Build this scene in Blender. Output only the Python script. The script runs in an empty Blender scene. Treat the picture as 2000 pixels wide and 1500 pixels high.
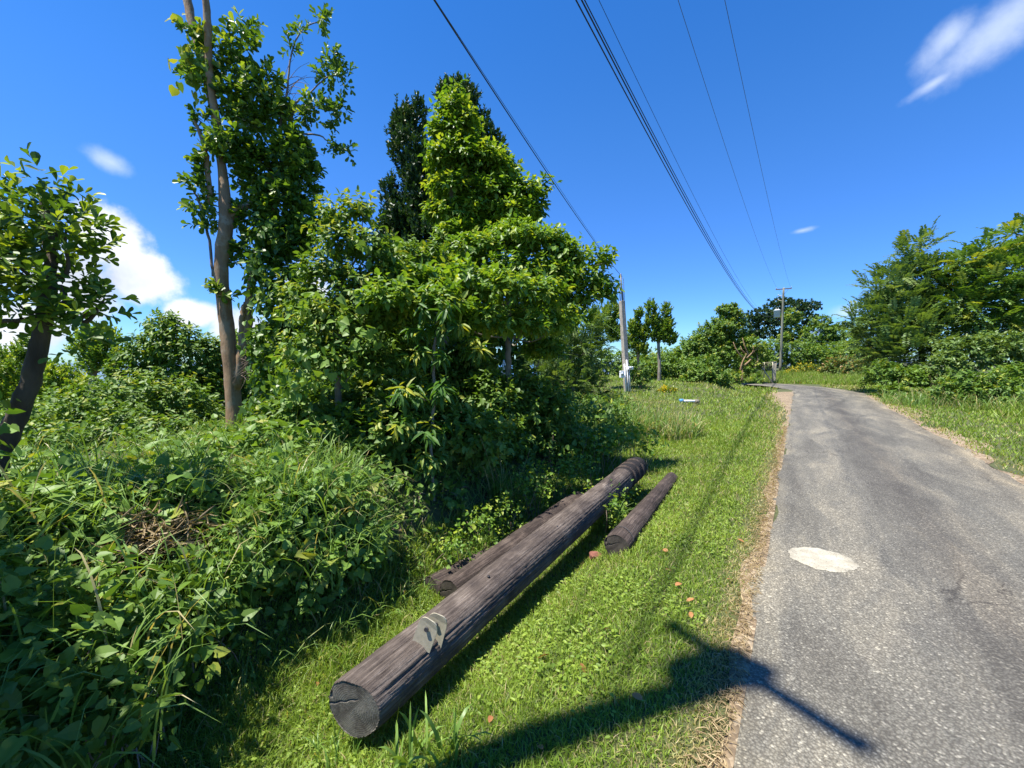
import bpy, bmesh, math
import numpy as np
from mathutils import Vector, Matrix

S = bpy.context.scene
COL = S.collection
R = math.radians
rng = np.random.default_rng(7)

# ------------------------------------------------------------------ camera
CAM_H, F = 1.75, 800.0                    # metres; focal length in photo pixels (photo 2000 x 1500)
PITCH = math.atan(50 / F)                 # horizon sits 50 px above the picture's middle
cam = bpy.data.objects.new('camera', bpy.data.cameras.new('camera'))
COL.objects.link(cam)
cam.location = (0, 0, CAM_H)
cam.rotation_euler = (R(90) - PITCH, 0, 0)
cam.data.sensor_width = 36
cam.data.lens = F / 2000 * 36
cam.data.clip_start = 0.05
cam.data.clip_end = 20000
S.camera = cam

# ------------------------------------------------------------------ light
SUN_EL, SUN_AZ = R(69), R(74)             # light travels towards azimuth 71 deg right of the camera's forward
sun = bpy.data.objects.new('sun', bpy.data.lights.new('sun', 'SUN'))
COL.objects.link(sun)
sun.data.energy = 5.0
sun.data.angle = R(0.65)
sun.data.color = (1.0, 0.95, 0.86)
LDIR = Vector((math.sin(SUN_AZ) * math.cos(SUN_EL), math.cos(SUN_AZ) * math.cos(SUN_EL), -math.sin(SUN_EL)))
sun.rotation_euler = LDIR.to_track_quat('-Z', 'Y').to_euler()

world = bpy.data.worlds.new('World')
S.world = world
world.use_nodes = True
wn, wl = world.node_tree.nodes, world.node_tree.links
wn.clear()


def build_world():
    out = wn.new('ShaderNodeOutputWorld')
    bg = wn.new('ShaderNodeBackground')
    bg.inputs['Strength'].default_value = 0.097
    sky = wn.new('ShaderNodeTexSky')
    sky.sky_type = 'NISHITA'
    sky.sun_disc = False
    sky.sun_elevation = SUN_EL
    sky.sun_rotation = SUN_AZ + math.pi
    sky.altitude = 120
    sky.air_density = 1.0
    sky.dust_density = 0.0
    sky.ozone_density = 4.0
    hs = wn.new('ShaderNodeHueSaturation')
    hs.inputs['Hue'].default_value = 0.504
    hs.inputs['Saturation'].default_value = 1.32
    hs.inputs['Value'].default_value = 1.0
    wl.new(sky.outputs[0], hs.inputs['Color'])
    tc = wn.new('ShaderNodeTexCoord')
    sz = wn.new('ShaderNodeSeparateXYZ')
    wl.new(tc.outputs['Generated'], sz.inputs[0])
    hr = wn.new('ShaderNodeMapRange')
    hr.interpolation_type = 'SMOOTHSTEP'
    hr.inputs['From Min'].default_value = -0.02
    hr.inputs['From Max'].default_value = 0.5
    wl.new(sz.outputs[2], hr.inputs['Value'])
    hm = wn.new('ShaderNodeMix')
    hm.data_type = 'RGBA'
    hm.inputs[6].default_value = (0.36, 0.61, 0.98, 1)    # clear humid tropical air: the low sky stays blue
    hm.inputs[7].default_value = (1.12, 0.96, 1.05, 1)
    wl.new(hr.outputs[0], hm.inputs[0])
    ht = wn.new('ShaderNodeMix')
    ht.data_type = 'RGBA'
    ht.blend_type = 'MULTIPLY'
    ht.inputs[0].default_value = 1.0
    wl.new(hs.outputs[0], ht.inputs[6])
    wl.new(hm.outputs[2], ht.inputs[7])
    hs = ht

    def math_n(op, a, b=None, c=None, clamp=False):
        n = wn.new('ShaderNodeMath')
        n.operation = op
        n.use_clamp = clamp
        for i, q in enumerate((a, b, c)):
            if q is None:
                continue
            if isinstance(q, (int, float)):
                n.inputs[i].default_value = q
            else:
                wl.new(q, n.inputs[i])
        return n.outputs[0]

    sep = wn.new('ShaderNodeSeparateXYZ')
    wl.new(tc.outputs['Generated'], sep.inputs[0])
    az = math_n('ARCTAN2', sep.outputs[0], sep.outputs[1])
    el = math_n('ARCSINE', sep.outputs[2])
    noise = wn.new('ShaderNodeTexNoise')
    noise.inputs['Scale'].default_value = 7.5
    noise.inputs['Detail'].default_value = 9
    noise.inputs['Roughness'].default_value = 0.58
    wl.new(tc.outputs['Generated'], noise.inputs['Vector'])
    wisp = wn.new('ShaderNodeTexNoise')
    wisp.inputs['Scale'].default_value = 16
    wisp.inputs['Detail'].default_value = 8
    wisp.inputs['Roughness'].default_value = 0.6
    wl.new(tc.outputs['Generated'], wisp.inputs['Vector'])

    def ell(px, py, rx, ry, tilt=0.0, amp=1.0):
        """falloff of one cloud: centre and size read from the photo, turned into azimuth / elevation"""
        x, y, z = P(px, py, 1.0) - np.array([0, 0, CAM_H])
        a0, e0 = math.atan2(x, y), math.atan2(z, math.hypot(x, y))
        x, y, z = P(px + rx, py, 1.0) - np.array([0, 0, CAM_H])
        ra = abs(math.atan2(x, y) - a0)
        x, y, z = P(px, py - ry, 1.0) - np.array([0, 0, CAM_H])
        re = abs(math.atan2(z, math.hypot(x, y)) - e0)
        da = math_n('SUBTRACT', az, a0)
        de = math_n('SUBTRACT', el, e0)
        c, s = math.cos(tilt), math.sin(tilt)
        p = math_n('ADD', math_n('MULTIPLY', da, c / ra), math_n('MULTIPLY', de, s / ra))
        q = math_n('ADD', math_n('MULTIPLY', da, -s / re), math_n('MULTIPLY', de, c / re))
        r2 = math_n('ADD', math_n('MULTIPLY', p, p), math_n('MULTIPLY', q, q))
        return math_n('MULTIPLY', math_n('SUBTRACT', 1.0, math_n('SQRT', r2)), amp), q

    def mx(fs):
        o = fs[0]
        for f in fs[1:]:
            o = math_n('SMOOTH_MAX', o, f, 0.15)
        return o

    # cumulus low on the left
    parts = [ell(215, 470, 85, 80), ell(265, 545, 95, 60), ell(150, 560, 110, 105), ell(40, 640, 170, 70),
             ell(-120, 560, 160, 110), ell(375, 615, 66, 34), ell(595, 570, 60, 75), ell(470, 640, 75, 40)]
    m = mx([p[0] for p in parts])
    field = math_n('ADD', m, math_n('MULTIPLY', math_n('SUBTRACT', noise.outputs[0], 0.5), 1.5))
    field = math_n('ADD', field, math_n('MULTIPLY', math_n('SUBTRACT', wisp.outputs[0], 0.5), 0.9))
    mask = wn.new('ShaderNodeMapRange')
    mask.interpolation_type = 'SMOOTHSTEP'
    mask.inputs['From Min'].default_value = 0.02
    mask.inputs['From Max'].default_value = 0.50
    wl.new(field, mask.inputs['Value'])
    # thin wisps
    w = [ell(215, 316, 58, 26, -0.3), ell(1960, 45, 230, 75, 0.5), ell(1850, 75, 90, 45, 0.6), ell(1820, 165, 70, 15, 0.35, 0.8),
         ell(1568, 450, 28, 6, 0.1, 0.7), ell(1655, 610, 40, 14, 0, 0.8)]
    wf = math_n('ADD', mx([p[0] for p in w]), math_n('MULTIPLY', math_n('SUBTRACT', wisp.outputs[0], 0.5), 1.3))
    wmask = wn.new('ShaderNodeMapRange')
    wmask.interpolation_type = 'SMOOTHSTEP'
    wmask.inputs['From Min'].default_value = -0.12
    wmask.inputs['From Max'].default_value = 1.1
    wmask.inputs['To Max'].default_value = 0.62
    wl.new(wf, wmask.inputs['Value'])
    # cloud colour: grey self-shading painted in by noise
    ramp = wn.new('ShaderNodeMapRange')
    ramp.inputs['From Min'].default_value = 0.35
    ramp.inputs['From Max'].default_value = 0.7
    wl.new(noise.outputs[0], ramp.inputs['Value'])
    cc = wn.new('ShaderNodeMix')
    cc.data_type = 'RGBA'
    cc.inputs[6].default_value = (3.4, 3.8, 4.5, 1)
    cc.inputs[7].default_value = (5.9, 6.1, 6.4, 1)
    wl.new(ramp.outputs[0], cc.inputs[0])
    m1 = wn.new('ShaderNodeMix')
    m1.data_type = 'RGBA'
    wl.new(mask.outputs[0], m1.inputs[0])
    wl.new(hs.outputs[2], m1.inputs[6])
    wl.new(cc.outputs[2], m1.inputs[7])
    m2 = wn.new('ShaderNodeMix')
    m2.data_type = 'RGBA'
    wl.new(wmask.outputs[0], m2.inputs[0])
    wl.new(m1.outputs[2], m2.inputs[6])
    m2.inputs[7].default_value = (4.6, 5.2, 6.2, 1)
    wl.new(m2.outputs[2], bg.inputs['Color'])
    wl.new(bg.outputs[0], out.inputs[0])


S.view_settings.view_transform = 'Standard'
S.view_settings.look = 'None'
S.view_settings.exposure = 1.12
S.view_settings.gamma = 1.0
S.cycles.max_bounces = 7
S.cycles.diffuse_bounces = 4
S.cycles.glossy_bounces = 2
S.cycles.transmission_bounces = 4
S.cycles.transparent_max_bounces = 4
S.cycles.use_denoising = True

# ------------------------------------------------------------------ photo pixels -> directions, road frame, terrain
CP, SP = math.cos(PITCH), math.sin(PITCH)
RS, RC = math.sin(R(35)), math.cos(R(35))  # the road runs 35 deg right of the camera's forward


def P(px, py, d):
    """point on the ray of photo pixel (px, py), d metres in front of the camera"""
    x = (px - 1000) / F * d
    y = -(py - 750) / F * d
    return np.array([x, y * SP + d * CP, CAM_H + y * CP - d * SP])


def W(u, v):
    """road frame (u along the road, v to its right) -> world x, y"""
    return u * RS + v * RC, u * RC - v * RS


def UV(x, y):
    return x * RS + y * RC, x * RC - y * RS


def sm(a, b, x):
    t = np.clip((np.asarray(x, float) - a) / (b - a), 0, 1)
    return t * t * (3 - 2 * t)


def wob(x, y, f, s=0.0):
    return (np.sin(x * f + 1.3 + s) * np.cos(y * f * 1.13 + 2.1 * s) + 0.5 * np.sin(x * f * 2.3 + y * f * 1.7 + s)) / 1.5


def ground(x, y):
    x = np.asarray(x, float)
    y = np.asarray(y, float)
    u, v = UV(x, y)
    t = -v - 0.25
    near = 1 - sm(3.5, 13, u)
    dep = 0.10 + 0.34 * near
    z = -0.06 * sm(0.0, 1.0, t) - dep * sm(0.7, 2.0, t)
    b = 1 - sm(2.6, 5.2, u)
    z = z + (dep + 0.06 + 0.60 * b) * sm(2.7, 3.9, t) * sm(-30, -8, -t)
    z = z + 0.45 * sm(5.0, 7.5, t) * (1 - b) * (1 - sm(9, 16, u))
    z = z + 0.05 * wob(x, y, 1.1) * sm(1.0, 3.5, t) + 0.02 * wob(x, y, 3.7, 1.0) * sm(0.6, 2.0, t)
    z = z + 0.05 * sm(0.3, 2.5, v - 2.7) + 0.04 * wob(x, y, 0.9, 2.0) * sm(0.5, 2.5, v - 2.7)
    z = z + 0.55 * sm(38, 50, u) * sm(-14, -4, v)
    z = z + 0.40 * sm(19, 26, u) * sm(1.6, 4.5, t) * (1 - sm(5.5, 7.2, np.hypot(u - 26, v + 7.76)))
    # the hill falls away on the far left
    z = z - 9.0 * sm(16, 60, -v) - 70 * sm(60, 400, -v) - 20 * sm(70, 300, u)
    # kept just under the asphalt
    z = z - 0.012
    return z


def gz(x, y):
    return float(ground(x, y))


def hit(px, py, lift=0.0, dmax=80.0):
    """where the ray of a photo pixel meets the ground"""
    ds = np.concatenate([np.arange(1.0, 12, 0.02), np.arange(12, dmax, 0.1)])
    xs = (px - 1000) / F * ds
    yy = -(py - 750) / F * ds
    ys = yy * SP + ds * CP
    zs = CAM_H + yy * CP - ds * SP
    k = np.argmax(zs <= ground(xs, ys) + lift)
    return np.array([xs[k], ys[k], gz(xs[k], ys[k])]), ds[k]


build_world()


# ------------------------------------------------------------------ materials
def new_mat(name):
    m = bpy.data.materials.new(name)
    m.use_nodes = True
    n = m.node_tree.nodes
    n.clear()
    out = n.new('ShaderNodeOutputMaterial')
    return m, n, m.node_tree.links, out


def noise_node(n, l, scale, detail=4, rough=0.55, vec=None, dist=0.0):
    t = n.new('ShaderNodeTexNoise')
    t.inputs['Scale'].default_value = scale
    t.inputs['Detail'].default_value = detail
    t.inputs['Roughness'].default_value = rough
    t.inputs['Distortion'].default_value = dist
    if vec is not None:
        l.new(vec, t.inputs['Vector'])
    return t.outputs[0]


def ramp_node(n, l, src, stops):
    r = n.new('ShaderNodeValToRGB')
    e = r.color_ramp.elements
    while len(e) < len(stops):
        e.new(0.5)
    for i, (p, c) in enumerate(stops):
        e[i].position = p
        e[i].color = (*c, 1) if len(c) == 3 else c
    l.new(src, r.inputs[0])
    return r.outputs[0]


def mix_node(n, l, fac, a, b, mode='MIX'):
    m = n.new('ShaderNodeMix')
    m.data_type = 'RGBA'
    m.blend_type = mode
    for idx, q in ((0, fac), (6, a), (7, b)):
        if isinstance(q, (int, float)):
            m.inputs[idx].default_value = q
        elif isinstance(q, tuple):
            m.inputs[idx].default_value = (*q, 1)
        else:
            l.new(q, m.inputs[idx])
    return m.outputs[2]


def leaf_mat(name, dark, light, young=None, rough=0.5, trans=0.28, under=1.3, spec=0.35):
    """per-leaf colour from the 'leafvar' attribute: red = random, green = young / dry share"""
    m, n, l, out = new_mat(name)
    at = n.new('ShaderNodeAttribute')
    at.attribute_name = 'leafvar'
    sep = n.new('ShaderNodeSeparateColor')
    l.new(at.outputs['Color'], sep.inputs[0])
    col = mix_node(n, l, sep.outputs[0], dark, light)
    if young:
        col = mix_node(n, l, sep.outputs[1], col, young)
    geo = n.new('ShaderNodeNewGeometry')
    pale = mix_node(n, l, 1.0, col, (under, under, under * 1.05), 'MULTIPLY')
    col2 = mix_node(n, l, geo.outputs['Backfacing'], col, pale)
    p = n.new('ShaderNodeBsdfPrincipled')
    l.new(col2, p.inputs['Base Color'])
    p.inputs['Roughness'].default_value = rough
    p.inputs['Specular IOR Level'].default_value = spec
    tr = n.new('ShaderNodeBsdfTranslucent')
    tcol = mix_node(n, l, 1.0, col, (1.9, 1.75, 0.55), 'MULTIPLY')
    l.new(tcol, tr.inputs['Color'])
    mx = n.new('ShaderNodeMixShader')
    mx.inputs[0].default_value = trans
    l.new(p.outputs[0], mx.inputs[1])
    l.new(tr.outputs[0], mx.inputs[2])
    l.new(mx.outputs[0], out.inputs[0])
    return m


def bark_mat(name, a, b, lichen=None, scale=9.0, stretch=0.25, bump=0.35):
    m, n, l, out = new_mat(name)
    tc = n.new('ShaderNodeTexCoord')
    mp = n.new('ShaderNodeMapping')
    mp.inputs['Scale'].default_value = (1, 1, stretch)
    l.new(tc.outputs['Object'], mp.inputs[0])
    f = noise_node(n, l, scale, 6, 0.62, mp.outputs[0])
    col = ramp_node(n, l, f, [(0.32, a), (0.68, b)])
    if lichen:
        f2 = noise_node(n, l, 5.0, 5, 0.6, tc.outputs['Object'])
        k = ramp_node(n, l, f2, [(0.52, (0, 0, 0)), (0.62, (1, 1, 1))])
        col = mix_node(n, l, k, col, lichen)
    f3 = noise_node(n, l, scale * 4, 5, 0.7, mp.outputs[0])
    bp = n.new('ShaderNodeBump')
    bp.inputs['Strength'].default_value = bump
    bp.inputs['Distance'].default_value = 0.02
    l.new(f3, bp.inputs['Height'])
    p = n.new('ShaderNodeBsdfPrincipled')
    p.inputs['Roughness'].default_value = 0.85
    l.new(col, p.inputs['Base Color'])
    l.new(bp.outputs[0], p.inputs['Normal'])
    l.new(p.outputs[0], out.inputs[0])
    return m


def plain_mat(name, col, rough=0.6, metal=0.0, var=0.25, scale=14, bump=0.0):
    m, n, l, out = new_mat(name)
    tc = n.new('ShaderNodeTexCoord')
    f = noise_node(n, l, scale, 5, 0.6, tc.outputs['Object'])
    c = ramp_node(n, l, f, [(0.3, tuple(x * (1 - var) for x in col)), (0.7, tuple(min(1, x * (1 + var)) for x in col))])
    p = n.new('ShaderNodeBsdfPrincipled')
    p.inputs['Roughness'].default_value = rough
    p.inputs['Metallic'].default_value = metal
    l.new(c, p.inputs['Base Color'])
    if bump:
        f2 = noise_node(n, l, scale * 5, 5, 0.65, tc.outputs['Object'])
        bp = n.new('ShaderNodeBump')
        bp.inputs['Strength'].default_value = bump
        bp.inputs['Distance'].default_value = 0.01
        l.new(f2, bp.inputs['Height'])
        l.new(bp.outputs[0], p.inputs['Normal'])
    l.new(p.outputs[0], out.inputs[0])
    return m


def ground_mat():
    m, n, l, out = new_mat('soil and turf')
    tc = n.new('ShaderNodeTexCoord')
    f = noise_node(n, l, 0.9, 8, 0.62, tc.outputs['Object'])
    g = noise_node(n, l, 22, 6, 0.7, tc.outputs['Object'])
    a = ramp_node(n, l, g, [(0.3, (0.030, 0.036, 0.012)), (0.7, (0.075, 0.085, 0.028))])
    b = ramp_node(n, l, g, [(0.3, (0.045, 0.055, 0.015)), (0.7, (0.10, 0.115, 0.035))])
    c = mix_node(n, l, f, a, b)
    bp = n.new('ShaderNodeBump')
    bp.inputs['Strength'].default_value = 0.6
    bp.inputs['Distance'].default_value = 0.03
    l.new(g, bp.inputs['Height'])
    p = n.new('ShaderNodeBsdfPrincipled')
    p.inputs['Roughness'].default_value = 0.95
    l.new(c, p.inputs['Base Color'])
    l.new(bp.outputs[0], p.inputs['Normal'])
    l.new(p.outputs[0], out.inputs[0])
    return m


def asphalt_mat():
    m, n, l, out = new_mat('worn asphalt')
    tc = n.new('ShaderNodeTexCoord')
    uvn = n.new('ShaderNodeUVMap')
    uvn.uv_map = 'road'                      # x = metres along the road / 10, y = across 0..1
    v = n.new('ShaderNodeTexVoronoi')
    v.inputs['Scale'].default_value = 80
    l.new(tc.outputs['Object'], v.inputs['Vector'])
    sepv = n.new('ShaderNodeSeparateColor')
    l.new(v.outputs['Color'], sepv.inputs[0])
    stone = ramp_node(n, l, sepv.outputs[0], [(0.0, (0.112, 0.106, 0.086)), (0.55, (0.152, 0.144, 0.118)), (0.9, (0.186, 0.176, 0.145)), (1.0, (0.31, 0.295, 0.24))])
    edge = ramp_node(n, l, v.outputs['Distance'], [(0.30, (1, 1, 1)), (0.62, (0.58, 0.565, 0.55))])
    col = mix_node(n, l, 1.0, stone, edge, 'MULTIPLY')
    # broad wear: dark oily tracks, pale dusty patches stretched along the road
    mp = n.new('ShaderNodeMapping')
    mp.inputs['Scale'].default_value = (2.6, 3.2, 1)
    l.new(uvn.outputs[0], mp.inputs[0])
    f = noise_node(n, l, 2.0, 7, 0.62, mp.outputs[0], 0.6)
    wear = ramp_node(n, l, f, [(0.30, (0.62, 0.61, 0.61)), (0.5, (1.0, 1.0, 1.0)), (0.68, (1.62, 1.56, 1.45))])
    col = mix_node(n, l, 1.0, col, wear, 'MULTIPLY')
    sepu = n.new('ShaderNodeSeparateXYZ')
    l.new(uvn.outputs[0], sepu.inputs[0])
    fine = noise_node(n, l, 3.2, 6, 0.65, tc.outputs['Object'])
    nd = n.new('ShaderNodeMath')
    nd.operation = 'MULTIPLY_ADD'
    l.new(fine, nd.inputs[0])
    nd.inputs[1].default_value = 0.16
    l.new(sepu.outputs[1], nd.inputs[2])
    lane = ramp_node(n, l, nd.outputs[0], [(0.03, (1.25, 1.18, 1.02)), (0.13, (1.05, 1.04, 1.02)), (0.40, (0.95, 0.95, 0.96)), (0.56, (0.62, 0.60, 0.60)),
                                           (0.72, (0.92, 0.92, 0.92)), (0.95, (1.1, 1.06, 1.0)), (1.08, (1.3, 1.2, 1.05))])
    col = mix_node(n, l, 1.0, col, lane, 'MULTIPLY')
    cv = n.new('ShaderNodeTexVoronoi')
    cv.feature = 'DISTANCE_TO_EDGE'
    cv.inputs['Scale'].default_value = 0.9
    wd = n.new('ShaderNodeVectorMath')
    wd.operation = 'MULTIPLY_ADD'
    nv = n.new('ShaderNodeTexNoise')
    nv.inputs['Scale'].default_value = 3.0
    nv.inputs['Detail'].default_value = 6
    l.new(tc.outputs['Object'], nv.inputs['Vector'])
    l.new(nv.outputs['Color'], wd.inputs[0])
    wd.inputs[1].default_value = (0.5, 0.5, 0.0)
    l.new(tc.outputs['Object'], wd.inputs[2])
    l.new(wd.outputs[0], cv.inputs['Vector'])
    ck = ramp_node(n, l, cv.outputs['Distance'], [(0.0, (0.45, 0.43, 0.42)), (0.008, (1, 1, 1))])
    msk = ramp_node(n, l, noise_node(n, l, 0.55, 3, 0.5, tc.outputs['Object']), [(0.52, (0, 0, 0)), (0.60, (1, 1, 1))])
    col = mix_node(n, l, msk, col, mix_node(n, l, 1.0, col, ck, 'MULTIPLY'))
    g2 = noise_node(n, l, 240, 3, 0.6, tc.outputs['Object'])
    gr = ramp_node(n, l, g2, [(0.3, (0.72, 0.72, 0.72)), (0.7, (1.28, 1.28, 1.28))])
    col = mix_node(n, l, 1.0, col, gr, 'MULTIPLY')
    bp = n.new('ShaderNodeBump')
    bp.inputs['Strength'].default_value = 0.8
    bp.inputs['Distance'].default_value = 0.006
    bp.invert = True
    l.new(v.outputs['Distance'], bp.inputs['Height'])
    p = n.new('ShaderNodeBsdfPrincipled')
    p.inputs['Roughness'].default_value = 0.82
    l.new(col, p.inputs['Base Color'])
    l.new(bp.outputs[0], p.inputs['Normal'])
    l.new(p.outputs[0], out.inputs[0])
    return m


def gravel_mat():
    m, n, l, out = new_mat('dry gravel shoulder')
    tc = n.new('ShaderNodeTexCoord')
    v = n.new('ShaderNodeTexVoronoi')
    v.inputs['Scale'].default_value = 38
    l.new(tc.outputs['Object'], v.inputs['Vector'])
    sepv = n.new('ShaderNodeSeparateColor')
    l.new(v.outputs['Color'], sepv.inputs[0])
    c = ramp_node(n, l, sepv.outputs[0], [(0.0, (0.13, 0.095, 0.06)), (0.6, (0.25, 0.19, 0.125)), (1.0, (0.38, 0.32, 0.24))])
    f = noise_node(n, l, 3.0, 6, 0.65, tc.outputs['Object'])
    c = mix_node(n, l, 1.0, c, ramp_node(n, l, f, [(0.3, (0.65, 0.62, 0.55)), (0.7, (1.15, 1.1, 1.0))]), 'MULTIPLY')
    bp = n.new('ShaderNodeBump')
    bp.inputs['Strength'].default_value = 1.0
    bp.inputs['Distance'].default_value = 0.012
    bp.invert = True
    l.new(v.outputs['Distance'], bp.inputs['Height'])
    p = n.new('ShaderNodeBsdfPrincipled')
    p.inputs['Roughness'].default_value = 0.92
    l.new(c, p.inputs['Base Color'])
    l.new(bp.outputs[0], p.inputs['Normal'])
    l.new(p.outputs[0], out.inputs[0])
    return m


def log_mat(name, lo, mid, hi, butt=None, butt_from=0.0):
    """weathered round timber; the log lies along its own X axis"""
    m, n, l, out = new_mat(name)
    tc = n.new('ShaderNodeTexCoord')
    mp = n.new('ShaderNodeMapping')
    mp.inputs['Scale'].default_value = (0.06, 1, 1)
    l.new(tc.outputs['Object'], mp.inputs[0])
    f = noise_node(n, l, 70, 8, 0.7, mp.outputs[0])
    col = ramp_node(n, l, f, [(0.28, lo), (0.52, mid), (0.76, hi)])
    f2 = noise_node(n, l, 3.6, 8, 0.68, tc.outputs['Object'])
    col = mix_node(n, l, 1.0, col, ramp_node(n, l, f2, [(0.34, (0.55, 0.52, 0.54)), (0.5, (0.95, 0.9, 0.88)), (0.66, (1.5, 1.46, 1.42))]), 'MULTIPLY')
    f4 = noise_node(n, l, 110, 4, 0.6, mp.outputs[0])
    crack = ramp_node(n, l, f4, [(0.27, (0.40, 0.38, 0.38)), (0.33, (1, 1, 1))])
    col = mix_node(n, l, 0.8, col, crack, 'MULTIPLY')
    if butt:
        sep = n.new('ShaderNodeSeparateXYZ')
        l.new(tc.outputs['Object'], sep.inputs[0])
        mr = n.new('ShaderNodeMapRange')
        mr.inputs['From Min'].default_value = butt_from
        mr.inputs['From Max'].default_value = butt_from + 0.05
        l.new(sep.outputs[0], mr.inputs['Value'])
        col = mix_node(n, l, mr.outputs[0], col, butt)
    f3 = noise_node(n, l, 90, 6, 0.7, mp.outputs[0])
    bp = n.new('ShaderNodeBump')
    bp.inputs['Strength'].default_value = 0.9
    bp.inputs['Distance'].default_value = 0.012
    l.new(f3, bp.inputs['Height'])
    p = n.new('ShaderNodeBsdfPrincipled')
    p.inputs['Roughness'].default_value = 0.88
    p.inputs['Specular IOR Level'].default_value = 0.25
    l.new(col, p.inputs['Base Color'])
    l.new(bp.outputs[0], p.inputs['Normal'])
    l.new(p.outputs[0], out.inputs[0])
    return m


def end_grain_mat(name, lo, hi):
    m, n, l, out = new_mat(name)
    tc = n.new('ShaderNodeTexCoord')
    sep = n.new('ShaderNodeSeparateXYZ')
    l.new(tc.outputs['Object'], sep.inputs[0])
    cb = n.new('ShaderNodeCombineXYZ')
    l.new(sep.outputs[1], cb.inputs[0])
    l.new(sep.outputs[2], cb.inputs[1])
    wv = n.new('ShaderNodeTexWave')
    wv.wave_type = 'RINGS'
    wv.rings_direction = 'Z'
    wv.inputs['Scale'].default_value = 30
    wv.inputs['Distortion'].default_value = 2.5
    wv.inputs['Detail'].default_value = 3
    l.new(cb.outputs[0], wv.inputs['Vector'])
    col = ramp_node(n, l, wv.outputs[0], [(0.0, lo), (0.6, hi)])
    f = noise_node(n, l, 11, 7, 0.7, tc.outputs['Object'])
    col = mix_node(n, l, 1.0, col, ramp_node(n, l, f, [(0.38, (0.40, 0.37, 0.36)), (0.6, (1.15, 1.15, 1.12))]), 'MULTIPLY')
    f2 = noise_node(n, l, 70, 5, 0.7, tc.outputs['Object'])
    bp = n.new('ShaderNodeBump')
    bp.inputs['Strength'].default_value = 0.5
    bp.inputs['Distance'].default_value = 0.006
    l.new(f2, bp.inputs['Height'])
    p = n.new('ShaderNodeBsdfPrincipled')
    p.inputs['Roughness'].default_value = 0.85
    l.new(col, p.inputs['Base Color'])
    l.new(bp.outputs[0], p.inputs['Normal'])
    l.new(p.outputs[0], out.inputs[0])
    return m


M = {}
M['ground'] = ground_mat()
M['asphalt'] = asphalt_mat()
M['gravel'] = gravel_mat()
def paint_mat():
    m, n, l, out = new_mat('worn white road paint')
    tc = n.new('ShaderNodeTexCoord')
    f = noise_node(n, l, 75, 6, 0.75, tc.outputs['Object'])
    g = noise_node(n, l, 7, 5, 0.6, tc.outputs['Object'])
    c = ramp_node(n, l, f, [(0.36, (0.12, 0.11, 0.095)), (0.42, (0.36, 0.335, 0.265)), (0.75, (0.47, 0.44, 0.355))])
    c = mix_node(n, l, 1.0, c, ramp_node(n, l, g, [(0.35, (0.72, 0.70, 0.66)), (0.65, (1.05, 1.05, 1.05))]), 'MULTIPLY')
    bp = n.new('ShaderNodeBump')
    bp.inputs['Strength'].default_value = 0.7
    bp.inputs['Distance'].default_value = 0.006
    l.new(f, bp.inputs['Height'])
    p = n.new('ShaderNodeBsdfPrincipled')
    p.inputs['Roughness'].default_value = 0.85
    l.new(c, p.inputs['Base Color'])
    l.new(bp.outputs[0], p.inputs['Normal'])
    l.new(p.outputs[0], out.inputs[0])
    return m


M['paint'] = paint_mat()
M['lawn'] = leaf_mat('lawn grass', (0.105, 0.185, 0.018), (0.255, 0.350, 0.045), (0.42, 0.33, 0.17), 0.5, 0.30, 1.1)
M['tallgrass'] = leaf_mat('tall grass', (0.085, 0.175, 0.030), (0.185, 0.29, 0.060), (0.42, 0.34, 0.17), 0.42, 0.30, 1.1)
M['vine'] = leaf_mat('heart leaf vine', (0.075, 0.160, 0.024), (0.190, 0.300, 0.050), (0.30, 0.31, 0.06), 0.52, 0.26)
M['obovate'] = leaf_mat('leathery leaf', (0.042, 0.100, 0.015), (0.115, 0.210, 0.028), (0.28, 0.36, 0.04), 0.44, 0.28, 1.3, 0.4)
M['dark'] = leaf_mat('dark evergreen leaf', (0.016, 0.045, 0.014), (0.036, 0.082, 0.024), (0.10, 0.13, 0.03), 0.48, 0.16, 1.3, 0.35)
M['lime'] = leaf_mat('light green leaf', (0.060, 0.140, 0.016), (0.180, 0.290, 0.032), (0.30, 0.36, 0.04), 0.46, 0.32)
M['mid'] = leaf_mat('mid green leaf', (0.056, 0.122, 0.018), (0.150, 0.248, 0.034), (0.29, 0.32, 0.045), 0.52, 0.26)
M['blue'] = leaf_mat('feathery leaf', (0.066, 0.126, 0.030), (0.150, 0.228, 0.055), (0.18, 0.24, 0.07), 0.45, 0.26)
M['mango'] = leaf_mat('long drooping leaf', (0.045, 0.120, 0.018), (0.095, 0.200, 0.030), (0.40, 0.40, 0.04), 0.52, 0.30)
M['croton'] = leaf_mat('yellow croton leaf', (0.10, 0.17, 0.02), (0.20, 0.24, 0.03), (0.62, 0.46, 0.02), 0.4, 0.25)
M['hedge'] = leaf_mat('reddish hedge leaf', (0.065, 0.115, 0.026), (0.140, 0.195, 0.045), (0.30, 0.16, 0.05), 0.4, 0.25)
M['straw'] = leaf_mat('dead grass', (0.22, 0.16, 0.085), (0.46, 0.37, 0.22), (0.13, 0.085, 0.045), 0.7, 0.15, 1.0, 0.2)
M['fallen'] = leaf_mat('fallen leaf', (0.16, 0.06, 0.025), (0.36, 0.15, 0.06), (0.55, 0.30, 0.10), 0.6, 0.15, 1.2, 0.3)
M['bark_pale'] = bark_mat('pale smooth bark', (0.18, 0.105, 0.05), (0.36, 0.235, 0.13), (0.30, 0.23, 0.15), 6, 0.3, 0.5)
M['bark_grey'] = bark_mat('grey bark', (0.13, 0.105, 0.08), (0.26, 0.22, 0.17), (0.24, 0.25, 0.20), 9, 0.3, 0.5)
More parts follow.
